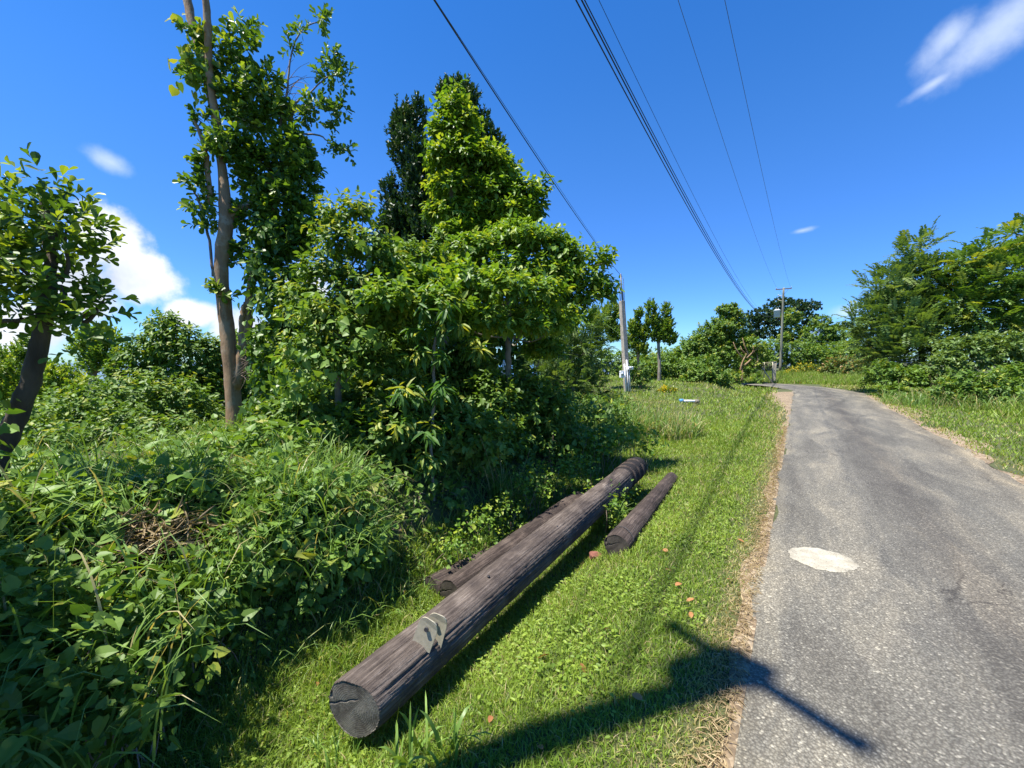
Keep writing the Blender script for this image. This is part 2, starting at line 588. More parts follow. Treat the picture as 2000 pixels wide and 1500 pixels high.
M['bark_dark'] = bark_mat('dark bark', (0.045, 0.033, 0.024), (0.11, 0.085, 0.06), None, 9, 0.3, 0.5)
M['twig'] = bark_mat('dry twig', (0.16, 0.11, 0.08), (0.33, 0.25, 0.19), None, 20, 0.3, 0.2)
M['log_main'] = log_mat('weathered pole timber', (0.042, 0.034, 0.029), (0.090, 0.075, 0.064), (0.205, 0.180, 0.158), (0.018, 0.016, 0.016), 4.45)
M['log_dark'] = log_mat('dark rotting pole timber', (0.022, 0.018, 0.015), (0.060, 0.047, 0.040), (0.150, 0.120, 0.100))
M['end'] = end_grain_mat('sawn end grain', (0.085, 0.075, 0.061), (0.185, 0.170, 0.140))
M['end_dark'] = end_grain_mat('dark end grain', (0.03, 0.025, 0.02), (0.08, 0.066, 0.052))
M['galv'] = plain_mat('galvanised steel', (0.40, 0.36, 0.26), 0.5, 0.15, 0.18, 30, 0.1)
M['steel_dark'] = plain_mat('dark steel', (0.10, 0.10, 0.11), 0.5, 0.7, 0.3, 30)
M['concrete'] = plain_mat('weathered concrete', (0.36, 0.32, 0.26), 0.85, 0, 0.3, 7, 0.4)
M['white'] = plain_mat('white plastic', (0.78, 0.79, 0.80), 0.45, 0, 0.06, 10)
M['greyplastic'] = plain_mat('grey meter casing', (0.42, 0.45, 0.47), 0.4, 0, 0.12, 10)
M['cable'] = plain_mat('black cable', (0.018, 0.018, 0.020), 0.55, 0, 0.3, 10)
M['alu'] = plain_mat('bare conductor', (0.10, 0.10, 0.11), 0.5, 0.3, 0.2, 10)
M['polewood'] = bark_mat('treated pole timber', (0.12, 0.125, 0.09), (0.25, 0.25, 0.19), None, 7, 0.12, 0.4)
M['armwood'] = bark_mat('crossarm timber', (0.07, 0.05, 0.04), (0.15, 0.11, 0.085), None, 9, 0.2, 0.4)
M['tank'] = plain_mat('transformer paint', (0.55, 0.60, 0.62), 0.4, 0, 0.1, 10)
M['rust'] = plain_mat('rusty red stone', (0.20, 0.075, 0.05), 0.9, 0, 0.4, 18, 0.6)
M['stone'] = plain_mat('grey stone', (0.20, 0.18, 0.15), 0.9, 0, 0.4, 9, 0.6)
M['bluepl'] = plain_mat('blue plastic', (0.05, 0.22, 0.45), 0.5, 0, 0.1, 10)
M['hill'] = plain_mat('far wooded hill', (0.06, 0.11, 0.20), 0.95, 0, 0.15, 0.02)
M['sea'] = plain_mat('sea', (0.05, 0.12, 0.22), 0.25, 0, 0.1, 0.01)
M['banana'] = leaf_mat('yellow banana leaf', (0.40, 0.33, 0.05), (0.60, 0.45, 0.08), (0.3, 0.2, 0.05), 0.45, 0.3)


# ------------------------------------------------------------------ mesh helpers
def tag(o, label=None, cat=None, group=None, kind=None):
    if label:
        o['label'] = label
    if cat:
        o['category'] = cat
    if group:
        o['group'] = group
    if kind:
        o['kind'] = kind
    return o


def thing(name, loc, label, cat, group=None):
    o = bpy.data.objects.new(name, None)
    COL.objects.link(o)
    o.location = loc
    o.empty_display_size = 0.2
    return tag(o, label, cat, group)


def adopt(o, parent):
    if parent is not None:
        o.parent = parent
        inv = Matrix.Translation(-Vector(parent.location))
        if parent.parent is not None:
            inv = inv @ parent.matrix_parent_inverse.inverted() @ Matrix.Translation(-Vector(parent.parent.location))
        o.matrix_parent_inverse = inv
    return o


def mesh_np(name, V, Fq, mat, parent=None, attr=None, smooth=False, uv=None):
    """V (n,3); Fq list of int arrays (k,3) or (k,4); world coordinates"""
    me = bpy.data.meshes.new(name)
    V = np.ascontiguousarray(V, dtype=np.float32)
    me.vertices.add(len(V))
    me.vertices.foreach_set('co', V.ravel())
    Fq = [np.asarray(f, dtype=np.int32) for f in Fq if len(f)]
    loops = np.concatenate([f.ravel() for f in Fq])
    tot = np.concatenate([np.full(len(f), f.shape[1], np.int32) for f in Fq])
    start = np.concatenate([[0], np.cumsum(tot)[:-1]]).astype(np.int32)
    me.loops.add(len(loops))
    me.loops.foreach_set('vertex_index', loops)
    me.polygons.add(len(tot))
    me.polygons.foreach_set('loop_start', start)
    me.polygons.foreach_set('loop_total', tot)
    if smooth:
        me.polygons.foreach_set('use_smooth', np.ones(len(tot), dtype=bool))
    if attr is not None:
        a = me.attributes.new('leafvar', 'FLOAT_COLOR', 'POINT')
        c = np.ones((len(V), 4), np.float32)
        c[:, :attr.shape[1]] = attr
        a.data.foreach_set('color', c.ravel())
    if uv is not None:
        ul = me.uv_layers.new(name='road')
        ul.data.foreach_set('uv', np.ascontiguousarray(uv[loops], dtype=np.float32).ravel())
    me.materials.append(mat)
    me.update(calc_edges=True)
    o = bpy.data.objects.new(name, me)
    COL.objects.link(o)
    return adopt(o, parent)


def bm_obj(name, bm, mat, parent=None, smooth=False):
    me = bpy.data.meshes.new(name)
    bm.to_mesh(me)
    bm.free()
    if smooth:
        for p in me.polygons:
            p.use_smooth = True
    me.materials.append(mat)
    o = bpy.data.objects.new(name, me)
    COL.objects.link(o)
    return adopt(o, parent)


def tube_data(pts, rad, n=8, rough=0.0, cap=True):
    """tapered tube along a polyline"""
    pts = np.asarray(pts, float)
    rad = np.broadcast_to(np.asarray(rad, float), (len(pts),)).copy()
    tan = np.gradient(pts, axis=0)
    tan /= np.linalg.norm(tan, axis=1)[:, None] + 1e-9
    ref = np.array([0, 0, 1.0]) if abs(tan[0][2]) < 0.9 else np.array([1.0, 0, 0])
    V = []
    b = np.cross(tan[0], ref)
    b /= np.linalg.norm(b)
    ang = np.linspace(0, 2 * math.pi, n, endpoint=False)
    for i in range(len(pts)):
        b = b - tan[i] * np.dot(b, tan[i])
        b /= np.linalg.norm(b) + 1e-9
        c = np.cross(tan[i], b)
        r = rad[i] * (1 + rough * rng.uniform(-1, 1, n))
        V.append(pts[i] + (np.cos(ang) * r)[:, None] * b + (np.sin(ang) * r)[:, None] * c)
    V = np.concatenate(V)
    k = np.arange(n)
    F_ = []
    for i in range(len(pts) - 1):
        F_.append(np.stack([i * n + k, i * n + (k + 1) % n, (i + 1) * n + (k + 1) % n, (i + 1) * n + k], 1))
    F_ = np.concatenate(F_)
    tris = []
    if cap:
        V = np.concatenate([V, pts[:1], pts[-1:]])
        a, z = len(V) - 2, len(V) - 1
        base = (len(pts) - 1) * n
        tris = np.concatenate([np.stack([np.full(n, a), (k + 1) % n, k], 1), np.stack([np.full(n, z), base + k, base + (k + 1) % n], 1)])
    return V, F_, tris


def tube(name, pts, rad, mat, parent=None, n=8, rough=0.0):
    V, Q, T = tube_data(pts, rad, n, rough)
    return mesh_np(name, V, [Q, T], mat, parent, smooth=True)


def tubes(name, specs, mat, parent=None, n=5):
    Vs, Qs, Ts, o = [], [], [], 0
    for pts, rad in specs:
        V, Q, T = tube_data(pts, rad, n)
        Vs.append(V)
        Qs.append(Q + o)
        Ts.append(T + o)
        o += len(V)
    return mesh_np(name, np.concatenate(Vs), [np.concatenate(Qs), np.concatenate(Ts)], mat, parent, smooth=True)


def curve_pts(pts, k=6, wig=0.0):
    """Catmull-Rom through control points (last column may be a radius)"""
    p = np.asarray(pts, float)
    q = np.concatenate([2 * p[:1] - p[1:2], p, 2 * p[-1:] - p[-2:-1]])
    out = []
    for i in range(1, len(q) - 2):
        for t in np.linspace(0, 1, k, endpoint=False):
            out.append(0.5 * (2 * q[i] + (q[i + 1] - q[i - 1]) * t + (2 * q[i - 1] - 5 * q[i] + 4 * q[i + 1] - q[i + 2]) * t * t
                              + (3 * q[i] - q[i - 1] - 3 * q[i + 1] + q[i + 2]) * t ** 3))
    out.append(p[-1])
    out = np.array(out)
    if wig:
        out[1:-1, :3] += rng.normal(0, wig, (len(out) - 2, 3))
    return out


def limb(name, ctrl, mat, parent, n=9, wig=0.004, k=6, rough=0.06):
    c = curve_pts(ctrl, k, wig)
    return tube(name, c[:, :3], np.maximum(c[:, 3], 0.002), mat, parent, n, rough)


def box_bm(bm, c, size, rot=None, bevel=0.0):
    r = bmesh.ops.create_cube(bm, size=1.0)
    vs = r['verts']
    for v in vs:
        v.co = Vector((v.co.x * size[0], v.co.y * size[1], v.co.z * size[2]))
    if bevel:
        es = list({e for v in vs for e in v.link_edges})
        g = bmesh.ops.bevel(bm, geom=es, offset=bevel, segments=2, affect='EDGES', profile=0.6)
        vs = list({v for f in g['faces'] for v in f.verts} | {v for v in vs if v.is_valid})
    for v in vs:
        q = v.co.copy()
        if rot is not None:
            q = rot @ q
        v.co = q + Vector(c)
    return vs


# ------------------------------------------------------------------ leaves
def leaf_shape(kind):
    """unit leaf along +Y, face up +Z; half widths at given lengths; returns verts, quads"""
    prof = {
        'diamond': ([0.5], [0.26]),
        'ovate': ([0.22, 0.62], [0.25, 0.24]),
        'obovate': ([0.35, 0.72, 0.92], [0.17, 0.27, 0.18]),
        'lance': ([0.25, 0.65], [0.115, 0.105]),
        'leaflet': ([0.45], [0.20]),
        'heart': ([-0.12, 0.12, 0.50, 0.80], [0.26, 0.43, 0.34, 0.13]),
        'big': ([0.12, 0.40, 0.75, 0.93], [0.16, 0.26, 0.22, 0.10]),
    }[kind]
    ys, ws = prof
    fold = {'diamond': 0.3, 'ovate': 0.30, 'obovate': 0.35, 'lance': 0.5, 'leaflet': 0.2, 'heart': 0.22, 'big': 0.3}[kind]
    bend = {'lance': 0.30, 'ovate': 0.22, 'obovate': 0.12, 'heart': 0.22, 'big': 0.22}.get(kind, 0.12)
    V = [(0, 0, 0)]
    for y, w in zip(ys, ws):
        zz = -bend * max(y, 0) ** 2
        V += [(-w, y, zz + fold * w), (0, max(y, 0.02), zz), (w, y, zz + fold * w)]
    V.append((0, 1, -bend))
    n = len(ys)
    T, Q = [(0, 2, 1), (0, 3, 2)], []
    for i in range(n - 1):
        a, b = 1 + 3 * i, 4 + 3 * i
        Q += [(a, a + 1, b + 1, b), (a + 1, a + 2, b + 2, b + 1)]
    a, t = 1 + 3 * (n - 1), len(V) - 1
    T += [(a, a + 1, t), (a + 1, a + 2, t)]
    return np.array(V, float), np.array(T, int), np.array(Q, int).reshape(-1, 4)


def leaf_shape_lo(kind):
    """the same outline as two half-blades folded at the midrib"""
    V, T, Q = leaf_shape(kind)
    k = (len(V) - 2) // 3
    left = [0] + [1 + 3 * i for i in range(k)] + [len(V) - 1]
    right = [0] + [3 + 3 * i for i in range(k)] + [len(V) - 1]
    idx = sorted(set(left + right))
    mp = {o: i for i, o in enumerate(idx)}
    P_ = np.array([[mp[i] for i in left[::-1]], [mp[i] for i in right]])
    return V[idx], np.zeros((0, 3), int), P_


SHAPES = {k: leaf_shape(k) for k in ('diamond', 'ovate', 'obovate', 'lance', 'leaflet', 'heart', 'big')}


for _k in ('diamond', 'ovate', 'obovate', 'lance', 'leaflet', 'heart', 'big'):
    SHAPES[_k + '_lo'] = leaf_shape_lo(_k)


def nrm(a):
    return a / (np.linalg.norm(a, axis=-1, keepdims=True) + 1e-9)


class Leaves:
    """a set of leaves: position, direction, face normal, length, colour values"""

    def __init__(s, p=None, d=None, n=None, L=None, c=None):
        z3, z2 = np.zeros((0, 3)), np.zeros((0, 2))
        s.p, s.d, s.n = (z3 if p is None else p), (z3 if d is None else d), (z3 if n is None else n)
        s.L, s.c = (np.zeros(0) if L is None else L), (z2 if c is None else c)

    def __add__(s, o):
        return Leaves(np.concatenate([s.p, o.p]), np.concatenate([s.d, o.d]), np.concatenate([s.n, o.n]),
                      np.concatenate([s.L, o.L]), np.concatenate([s.c, o.c]))

    def pick(s, i):
        return Leaves(s.p[i], s.d[i], s.n[i], s.L[i], s.c[i])

    def frames(s):
        d = nrm(s.d)
        n = nrm(s.n - d * np.sum(s.n * d, 1, keepdims=True))
        return np.cross(d, n), d, n

    def mesh(s, name, shape, mat, parent=None, kind=None, smooth=False):
        V0, T0, Q0 = SHAPES[shape]
        x, d, n = s.frames()
        wv = (1 + 0.18 * rng.normal(size=len(s.L))).clip(0.6, 1.5)
        V = (s.p[:, None, :] + s.L[:, None, None] * (V0[None, :, 0:1] * wv[:, None, None] * x[:, None, :] + V0[None, :, 1:2] * d[:, None, :] + V0[None, :, 2:3] * n[:, None, :]))
        N, k = len(s.L), len(V0)
        off = (np.arange(N) * k)[:, None, None]
        Fs = []
        if len(T0):
            Fs.append((T0[None] + off).reshape(-1, 3))
        if len(Q0):
            Fs.append((Q0[None] + off).reshape(-1, Q0.shape[1]))
        A = np.repeat(s.c, k, axis=0)
        o = mesh_np(name, V.reshape(-1, 3), Fs, mat, parent, attr=A, smooth=smooth)
        if kind:
            o['kind'] = kind
        return o


LEAF_MESH = {}


def leaf_objects(L, shape, mat, parent, name='leaf'):
    """each of these leaves as an object of its own; the meshes are shared between alike leaves"""
    x, d, n = L.frames()
    for i in range(len(L.L)):
        key = (shape, mat.name, int(np.clip(L.c[i, 0] * 5, 0, 5)), int(np.clip(L.c[i, 1] * 4, 0, 4)))
        if key not in LEAF_MESH:
            V0, T0, Q0 = SHAPES[shape]
            me = bpy.data.meshes.new('leaf_blade')
            me.from_pydata(V0.tolist(), [], [tuple(t) for t in T0.tolist()] + [tuple(q) for q in Q0.tolist()])
            a = me.attributes.new('leafvar', 'FLOAT_COLOR', 'POINT')
            c = np.tile([(key[2] + 0.5) / 6, key[3] / 4.0, 0, 1], (len(V0), 1)).astype(np.float32)
            a.data.foreach_set('color', c.ravel())
            me.materials.append(mat)
            LEAF_MESH[key] = me
        o = bpy.data.objects.new(name, LEAF_MESH[key])
        COL.objects.link(o)
        s = L.L[i]
        mw = Matrix(((x[i][0] * s, d[i][0] * s, n[i][0] * s, L.p[i][0]), (x[i][1] * s, d[i][1] * s, n[i][1] * s, L.p[i][1]),
                     (x[i][2] * s, d[i][2] * s, n[i][2] * s, L.p[i][2]), (0, 0, 0, 1)))
        adopt(o, parent)
        o.matrix_basis = mw


DENS = 3.3


def in_clumps(clumps, per, shell=0.55, axis=(0.8, 0.5, 0.5), rough=0.18, grow=None, hemi=-2.0):
    """sprig positions and axes spread through ellipsoid clumps; per = sprigs per square metre of clump silhouette"""
    Ps, As = [], []
    for i, (c, r) in enumerate(clumps):
        area = math.pi * r[0] * r[2] * (min(grow[i], 2.2) if grow else 1.0)
        k = max(6, int(DENS * per * area * 1.08))
        dr = nrm(rng.normal(size=(k, 3)))
        dr[:, 2] = np.where(dr[:, 2] < hemi, np.abs(dr[:, 2]) * rng.random(k), dr[:, 2])
        dr = nrm(dr)
        rr = shell + (1 - shell) * rng.random(k) ** 0.6
        rr *= 1 + rough * rng.normal(size=k)
        p = np.asarray(c) + dr * rr[:, None] * np.asarray(r)
        out = nrm(dr / np.asarray(r))
        a = nrm(axis[0] * out + axis[1] * np.array([0, 0, 1.0]) + axis[2] * rng.normal(size=(k, 3)))
        Ps.append(p)
        As.append(a)
    return np.concatenate(Ps), np.concatenate(As)


def sprigs(p, a, K, twig, leaf, spread=(0.5, 1.2), droop=0.0, up=0.6, young=0.15, jit=0.25, nz=0.25, vary=False):
    """K leaves in a spiral along each short twig; the tip leaves are the young ones"""
    N = len(p)
    t = (np.arange(K) + 0.5) / K
    t = np.broadcast_to(t, (N, K)) + rng.normal(0, 0.05, (N, K))
    ang = np.arange(K) * 2.39996 + rng.random((N, 1)) * 6.28
    ref = nrm(np.cross(a, np.array([0.3, 0.5, 0.81])) + 1e-6)
    b2 = np.cross(a, ref)
    rad = np.cos(ang)[..., None] * ref[:, None] + np.sin(ang)[..., None] * b2[:, None]
    el = spread[1] + (spread[0] - spread[1]) * t + rng.normal(0, jit, (N, K))
    d = np.sin(el)[..., None] * rad + np.cos(el)[..., None] * a[:, None]
    d = d + np.array([0, 0, -1.0]) * droop
    d = nrm(d)
    pos = p[:, None] + a[:, None] * (t * twig)[..., None]
    nn = nrm(a[:, None] * 0.7 + np.array([0, 0, 1.0]) * up + rng.normal(0, nz, (N, K, 3)))
    L = leaf * (0.62 + 0.55 * rng.random((N, K))) * (1.0 - 0.22 * t)
    if vary:
        L = leaf * (0.32 + 1.0 * rng.random((N, K)) ** 1.7)
    sprig_tone = np.clip(0.5 + 0.45 * wob(p[:, 0] + p[:, 2], p[:, 1] - p[:, 2], 2.2)[:, None] + 0.3 * rng.normal(size=(N, 1)), 0, 1)
    c0 = np.clip(0.55 * sprig_tone + 0.55 * rng.random((N, K)) - 0.05, 0, 1)
    yo = (rng.random((N, 1)) < young) * (t > 0.45) * (0.35 + 0.65 * rng.random((N, K)))
    odd = (rng.random((N, K)) < 0.016) * 0.9
    c1 = np.clip(yo + odd, 0, 1)
    f = lambda q: q.reshape(-1, q.shape[-1]) if q.ndim == 3 else q.ravel()
    return Leaves(f(pos), f(d), f(nn), f(L), np.stack([f(c0), f(c1)], 1))


def fronds(p, a, pairs, length, leaflet, droop=0.35, young=0.05):
    """feather-shaped leaves: leaflets in two rows along an arching rachis"""
    N = len(p)
    t = (np.arange(pairs) + 0.7) / pairs
    Z = np.array([0, 0, 1.0])
    s = nrm(np.cross(a, Z) + rng.normal(0, 0.12, (N, 3)))
    upn = nrm(np.cross(s, a))
    Ls = length * (0.7 + 0.5 * rng.random(N))
    pos = p[:, None] + a[:, None] * (t[None] * Ls[:, None])[..., None] - Z * (droop * (t ** 2)[None] * Ls[:, None])[..., None]
    tone = rng.random((N, 1))
    yo = (rng.random((N, 1)) < young) * 0.8
    out = Leaves()
    for sg in (-1, 1):
        d = nrm(sg * s[:, None] * 0.95 + a[:, None] * (0.25 + 0.55 * t)[None, :, None] - Z * 0.12 + rng.normal(0, 0.10, (N, pairs, 3)))
        nn = nrm(upn[:, None] + rng.normal(0, 0.18, (N, pairs, 3)))
        L = leaflet * (1 - 0.55 * np.abs(t - 0.45))[None] * (0.85 + 0.3 * rng.random((N, pairs)))
        c0 = np.clip(0.7 * tone + 0.3 * rng.random((N, pairs)), 0, 1)
        c1 = np.broadcast_to(yo, (N, pairs))
        out = out + Leaves(pos.reshape(-1, 3), d.reshape(-1, 3), nn.reshape(-1, 3), L.ravel(), np.stack([c0.ravel(), c1.ravel()], 1))
    return out


def clumps_px(lst):
    """(px, py, rx, ry, depth[, thickness factor]) read from the photo -> centre and radii in metres"""
    out = []
    for q in lst:
        px, py, rx, ry, d = q[:5]
        tf = q[5] if len(q) > 5 else 1.0
        out.append((P(px, py, d), (rx * d / F, max(rx, 0.6 * ry) * d / F * tf, ry * d / F)))
    return out


def nearest(L, k):
    """indices of the k leaves that show largest, and the rest"""
    dist = np.linalg.norm(L.p - np.array([0, 0, CAM_H]), axis=1)
    x, d, n = L.frames()
    view = nrm(L.p - np.array([0, 0, CAM_H]))
    px = 1000 + F * L.p[:, 0] / np.maximum(L.p[:, 1], 0.1)
    ins = (px > -10) & (px < 2010) & (L.p[:, 1] > 0.3)
    score = L.L / dist * (0.4 + np.abs(np.sum(n * view, 1))) * ins
    o = np.argsort(-score)
    return o[:k], o[k:]


def on_ground(px, py):
    p, d = hit(px, py)
    return p


def base_at(px, d):
    """ground point under photo column px at depth d"""
    x = (px - 1000) / F * d
    return np.array([x, d, gz(x, d)])


# ================================================================== SETTING
def build_setting():
    # terrain: fine near the camera, coarse towards the horizon
    def axis(lo, hi, fine, lo2, hi2, coarse):
        a = np.arange(lo, hi, fine)
        left = lo - np.geomspace(coarse, lo - lo2, 40)[::-1]
        right = hi + np.geomspace(coarse, hi2 - hi, 40)
        return np.concatenate([left, a, right])
    xs = axis(-14, 30, 0.26, -3000, 3000, 0.4)
    ys = np.concatenate([-6 - np.geomspace(0.4, 394, 24)[::-1], np.arange(-6, 12, 0.2), np.arange(12, 46, 0.3), 46 + np.geomspace(0.4, 3950, 40)])
    X, Y = np.meshgrid(xs, ys)
    Z = ground(X, Y)
    V = np.stack([X, Y, Z], -1).reshape(-1, 3)
    nx = len(xs)
    i, j = np.meshgrid(np.arange(nx - 1), np.arange(len(ys) - 1))
    a = (j * nx + i).ravel()
    g = mesh_np('ground', V, [np.stack([a, a + 1, a + nx + 1, a + nx], 1)], M['ground'], smooth=True)
    tag(g, 'green and brown earth bank and verge beside the lane', 'ground', kind='structure')

    # road: straight, then bending left behind the fence
    cl, hd = [], []
    for u in np.arange(-12, 26, 0.25):
        cl.append((u, 1.24))
        hd.append(0.0)
    Rr = 9.0
    for t in np.arange(0.02, 1.5, 0.02):
        cl.append((26 + Rr * math.sin(t), 1.24 - Rr + Rr * math.cos(t)))
        hd.append(t)
    e, te = cl[-1], hd[-1]
    for s in np.arange(0.5, 9, 0.5):
        cl.append((e[0] + s * math.cos(te), e[1] - s * math.sin(te)))
        hd.append(te)
    cl, hd = np.array(cl), np.array(hd)
    across = np.linspace(-1, 1, 25)
    V, UVs = [], []
    dist = np.concatenate([[0], np.cumsum(np.linalg.norm(np.diff(cl, axis=0), axis=1))])
    for k in range(len(cl)):
        hw = 1.45
        nl = hw + 0.05 * math.sin(dist[k] * 1.7) + 0.035 * math.sin(dist[k] * 4.9 + 1) + 0.02 * math.sin(dist[k] * 11.3)
        nr = hw + 0.06 * math.sin(dist[k] * 1.3 + 2) + 0.035 * math.sin(dist[k] * 5.7)
        for q in across:
            off = q * (nl if q < 0 else nr)
            u, v = cl[k, 0] + off * math.sin(hd[k]), cl[k, 1] + off * math.cos(hd[k])
            x, y = W(u, v)
            z = 0.02 * (1 - q * q) - 0.010 * (abs(q) > 0.99) * 1.0 + 0.006 * wob(x, y, 1.4)
            z = max(z, gz(x, y) + 0.004) if cl[k, 0] < 33 else gz(x, y) + 0.014
            V.append((x, y, z))
            UVs.append((dist[k] / 10, (q + 1) / 2))
    na = len(across)
    i, j = np.meshgrid(np.arange(na - 1), np.arange(len(cl) - 1))
    a = (j * na + i).ravel()
    rd = mesh_np('road', np.array(V), [np.stack([a, a + 1, a + na + 1, a + na], 1)], M['asphalt'], uv=np.array(UVs), smooth=True)
    tag(rd, 'narrow worn grey asphalt lane bending left in the distance', 'road', kind='structure')

    # gravel shoulder inside the bend
    pts = []
    for u in np.arange(-3, 26.4, 0.3):
        w = 0.03 + 0.04 * math.sin(u * 2.1) + 0.03 * math.sin(u * 5.3) + 1.1 * float(sm(15, 25, u))
        pts.append((u, -0.17, -0.25 - w))
    V = []
    for u, v0, v1 in pts:
        for t in np.linspace(0, 1, 5):
            x, y = W(u, v0 + (v1 - v0) * t)
            V.append((x, y, gz(x, y) + 0.008 + 0.004 * math.sin(u * 9 + t * 5)))
    n = len(pts)
    i, j = np.meshgrid(np.arange(4), np.arange(n - 1))
    a = (j * 5 + i).ravel()
    sh = mesh_np('gravel_shoulder', np.array(V), [np.stack([a, a + 5, a + 6, a + 1], 1)], M['gravel'], smooth=True)
    tag(sh, 'brown gravel strip along the left edge of the lane', 'gravel', kind='structure')
    V = []
    pts = [(u, 2.62, 2.95 + 0.25 * math.sin(u * 1.1) + 0.12 * math.sin(u * 3.7) + 0.5 * float(sm(14, 22, u))) for u in np.arange(1, 26, 0.3)]
    for u, v0, v1 in pts:
        for t in np.linspace(0, 1, 5):
            x, y = W(u, v0 + (v1 - v0) * t)
            V.append((x, y, gz(x, y) + 0.008 + 0.004 * math.sin(u * 9 + t * 5)))
    i, j = np.meshgrid(np.arange(4), np.arange(len(pts) - 1))
    a = (j * 5 + i).ravel()
    sh = mesh_np('gravel_shoulder', np.array(V), [np.stack([a, a + 1, a + 6, a + 5], 1)], M['gravel'], smooth=True)
    tag(sh, 'brown gravel strip along the right edge of the lane', 'gravel', kind='structure')

    # white patch on the asphalt
    q = [hit(px, py)[0] for px, py in ((1537, 1078), (1570, 1072), (1625, 1083), (1665, 1100), (1676, 1115), (1650, 1124), (1612, 1122), (1575, 1110), (1548, 1095))]
    c = np.mean(q, axis=0)
    ring = curve_pts(np.array(q + [q[0]]), 8)[:-1]
    th_ = np.arctan2(ring[:, 1] - c[1], ring[:, 0] - c[0])
    ring[:, :2] = c[:2] + (ring[:, :2] - c[:2]) * (1 + 0.030 * np.sin(7 * th_) + 0.028 * np.sin(13 * th_ + 1) + 0.02 * np.sin(31 * th_))[:, None]
    steps = (0.15, 0.3, 0.45, 0.6, 0.75, 0.9, 1.0)
    V = [(c[0], c[1], 0.0)]
    for q_ in steps:
        for r_ in ring:
            x, y = c[:2] + (r_[:2] - c[:2]) * q_
            V.append((x, y, 0.0))
    V = np.array(V)
    u, v = UV(V[:, 0], V[:, 1])
    V[:, 2] = 0.02 * (1 - ((v - 1.24) / 1.45) ** 2) + 0.006 * wob(V[:, 0], V[:, 1], 1.4) + 0.012
    V[1 + (len(steps) - 1) * len(ring):, 2] -= 0.009
    m = len(ring)
    k = np.arange(m)
    T = np.stack([np.zeros(m, int), 1 + (k + 1) % m, 1 + k], 1)
    Q = np.concatenate([np.stack([1 + a * m + k, 1 + a * m + (k + 1) % m, 1 + (a + 1) * m + (k + 1) % m, 1 + (a + 1) * m + k], 1) for a in range(len(steps) - 1)])
    pp = mesh_np('paint_patch', V, [T, Q], M['paint'], rd, smooth=True)
    pp['label'] = 'oval off-white patch on the asphalt'

    # sea and a far blue hill
    V = np.array([(-9000, 1200, -88), (9000, 1200, -88), (9000, 9000, -88), (-9000, 9000, -88)], float)
    tag(mesh_np('sea', V, [np.array([[0, 1, 2, 3]])], M['sea']), 'blue sea beyond the hillside', 'sea', kind='structure')
    n = 60
    xs_ = np.linspace(400, 2600, n)
    prof = 12 + 150 * np.exp(-((xs_ - 1500) / 230) ** 2) + 10 * np.sin(xs_ / 70) + 6 * np.sin(xs_ / 23)
    V = []
    for r_, hgt in ((0, 0.0), (120, 0.55), (260, 1.0), (700, 0.4)):
        for x, h in zip(xs_, prof):
            V.append((x, 1750 + r_ + 20 * math.sin(x / 90), -90 + (h + 60) * hgt))
    i, j = np.meshgrid(np.arange(n - 1), np.arange(3))
    a = (j * n + i).ravel()
    tag(mesh_np('hill', np.array(V), [np.stack([a, a + 1, a + n + 1, a + n], 1)], M['hill'], smooth=True),
        'far blue hill beyond the trees', 'hill', kind='structure')


build_setting()


# ================================================================== GRASS
def blades(x, y, h, w, lean=0.45, c=None, zoff=-0.01, tip_bend=0.5, segs=2):
    """flat grass blades rooted at x, y on the ground"""
    N = len(x)
    z = ground(x, y) + zoff
    az = rng.random(N) * 6.283
    side = np.stack([np.cos(az), np.sin(az), np.zeros(N)], 1)
    laz = rng.random(N) * 6.283
    ld = np.stack([np.cos(laz), np.sin(laz), np.zeros(N)], 1)
    ln = lean * (0.2 + rng.random(N))
    p0 = np.stack([x, y, z], 1)
    V = []
    for s in range(segs):
        t = s / segs
        p = p0 + ld * (h * ln * t ** 1.6)[:, None] + np.array([0, 0, 1.0]) * (h * (t - tip_bend * 0.35 * ln * t ** 3))[:, None]
        ww = (w * (1 - 0.55 * t))[:, None]
        V += [p - side * ww, p + side * ww]
    V.append(p0 + ld * (h * ln)[:, None] + np.array([0, 0, 1.0]) * (h * (1 - tip_bend * 0.35 * ln - 0.1 * ln))[:, None])
    k = len(V)
    V = np.stack(V, 1).reshape(-1, 3)
    off = np.arange(N) * k
    Q = [np.stack([off + 2 * s, off + 2 * s + 1, off + 2 * s + 3, off + 2 * s + 2], 1) for s in range(segs - 1)]
    T = np.stack([off + 2 * segs - 2, off + 2 * segs - 1, off + 2 * segs], 1)
    A = np.repeat(c, k, axis=0)
    return V, (np.concatenate(Q) if Q else np.zeros((0, 4), int)), T, A


def view_px(x, y, z):
    dy, dz = y, z - CAM_H
    d = dy * CP - dz * SP
    up = dy * SP + dz * CP
    d = np.maximum(d, 0.05)
    return 1000 + F * x / d, 750 - F * up / d, d


def seen(x, y, m=260):
    px, py, d = view_px(x, y, ground(x, y))
    return (px > -m) & (px < 2000 + m) & (py < 1500 + m * 1.2) & (y > 0.2)


def merge_blades(lst):
    Vs, Qs, Ts, As, o = [], [], [], [], 0
    for V, Q, T, A in lst:
        Vs.append(V)
        Qs.append(Q + o)
        Ts.append(T + o)
        As.append(A)
        o += len(V)
    return np.concatenate(Vs), np.concatenate(Qs), np.concatenate(Ts), np.concatenate(As)


def lawn_points(n, u0, u1, v0, v1, ref=2.6, power=1.55):
    u = u0 + (u1 - u0) * rng.random(n)
    v = v0 + (v1 - v0) * rng.random(n)
    x, y = W(u, v)
    d = np.hypot(x, y)
    keep = (rng.random(n) < (ref / np.maximum(d, ref)) ** power) & seen(x, y)
    return x[keep], y[keep], u[keep], v[keep], d[keep]


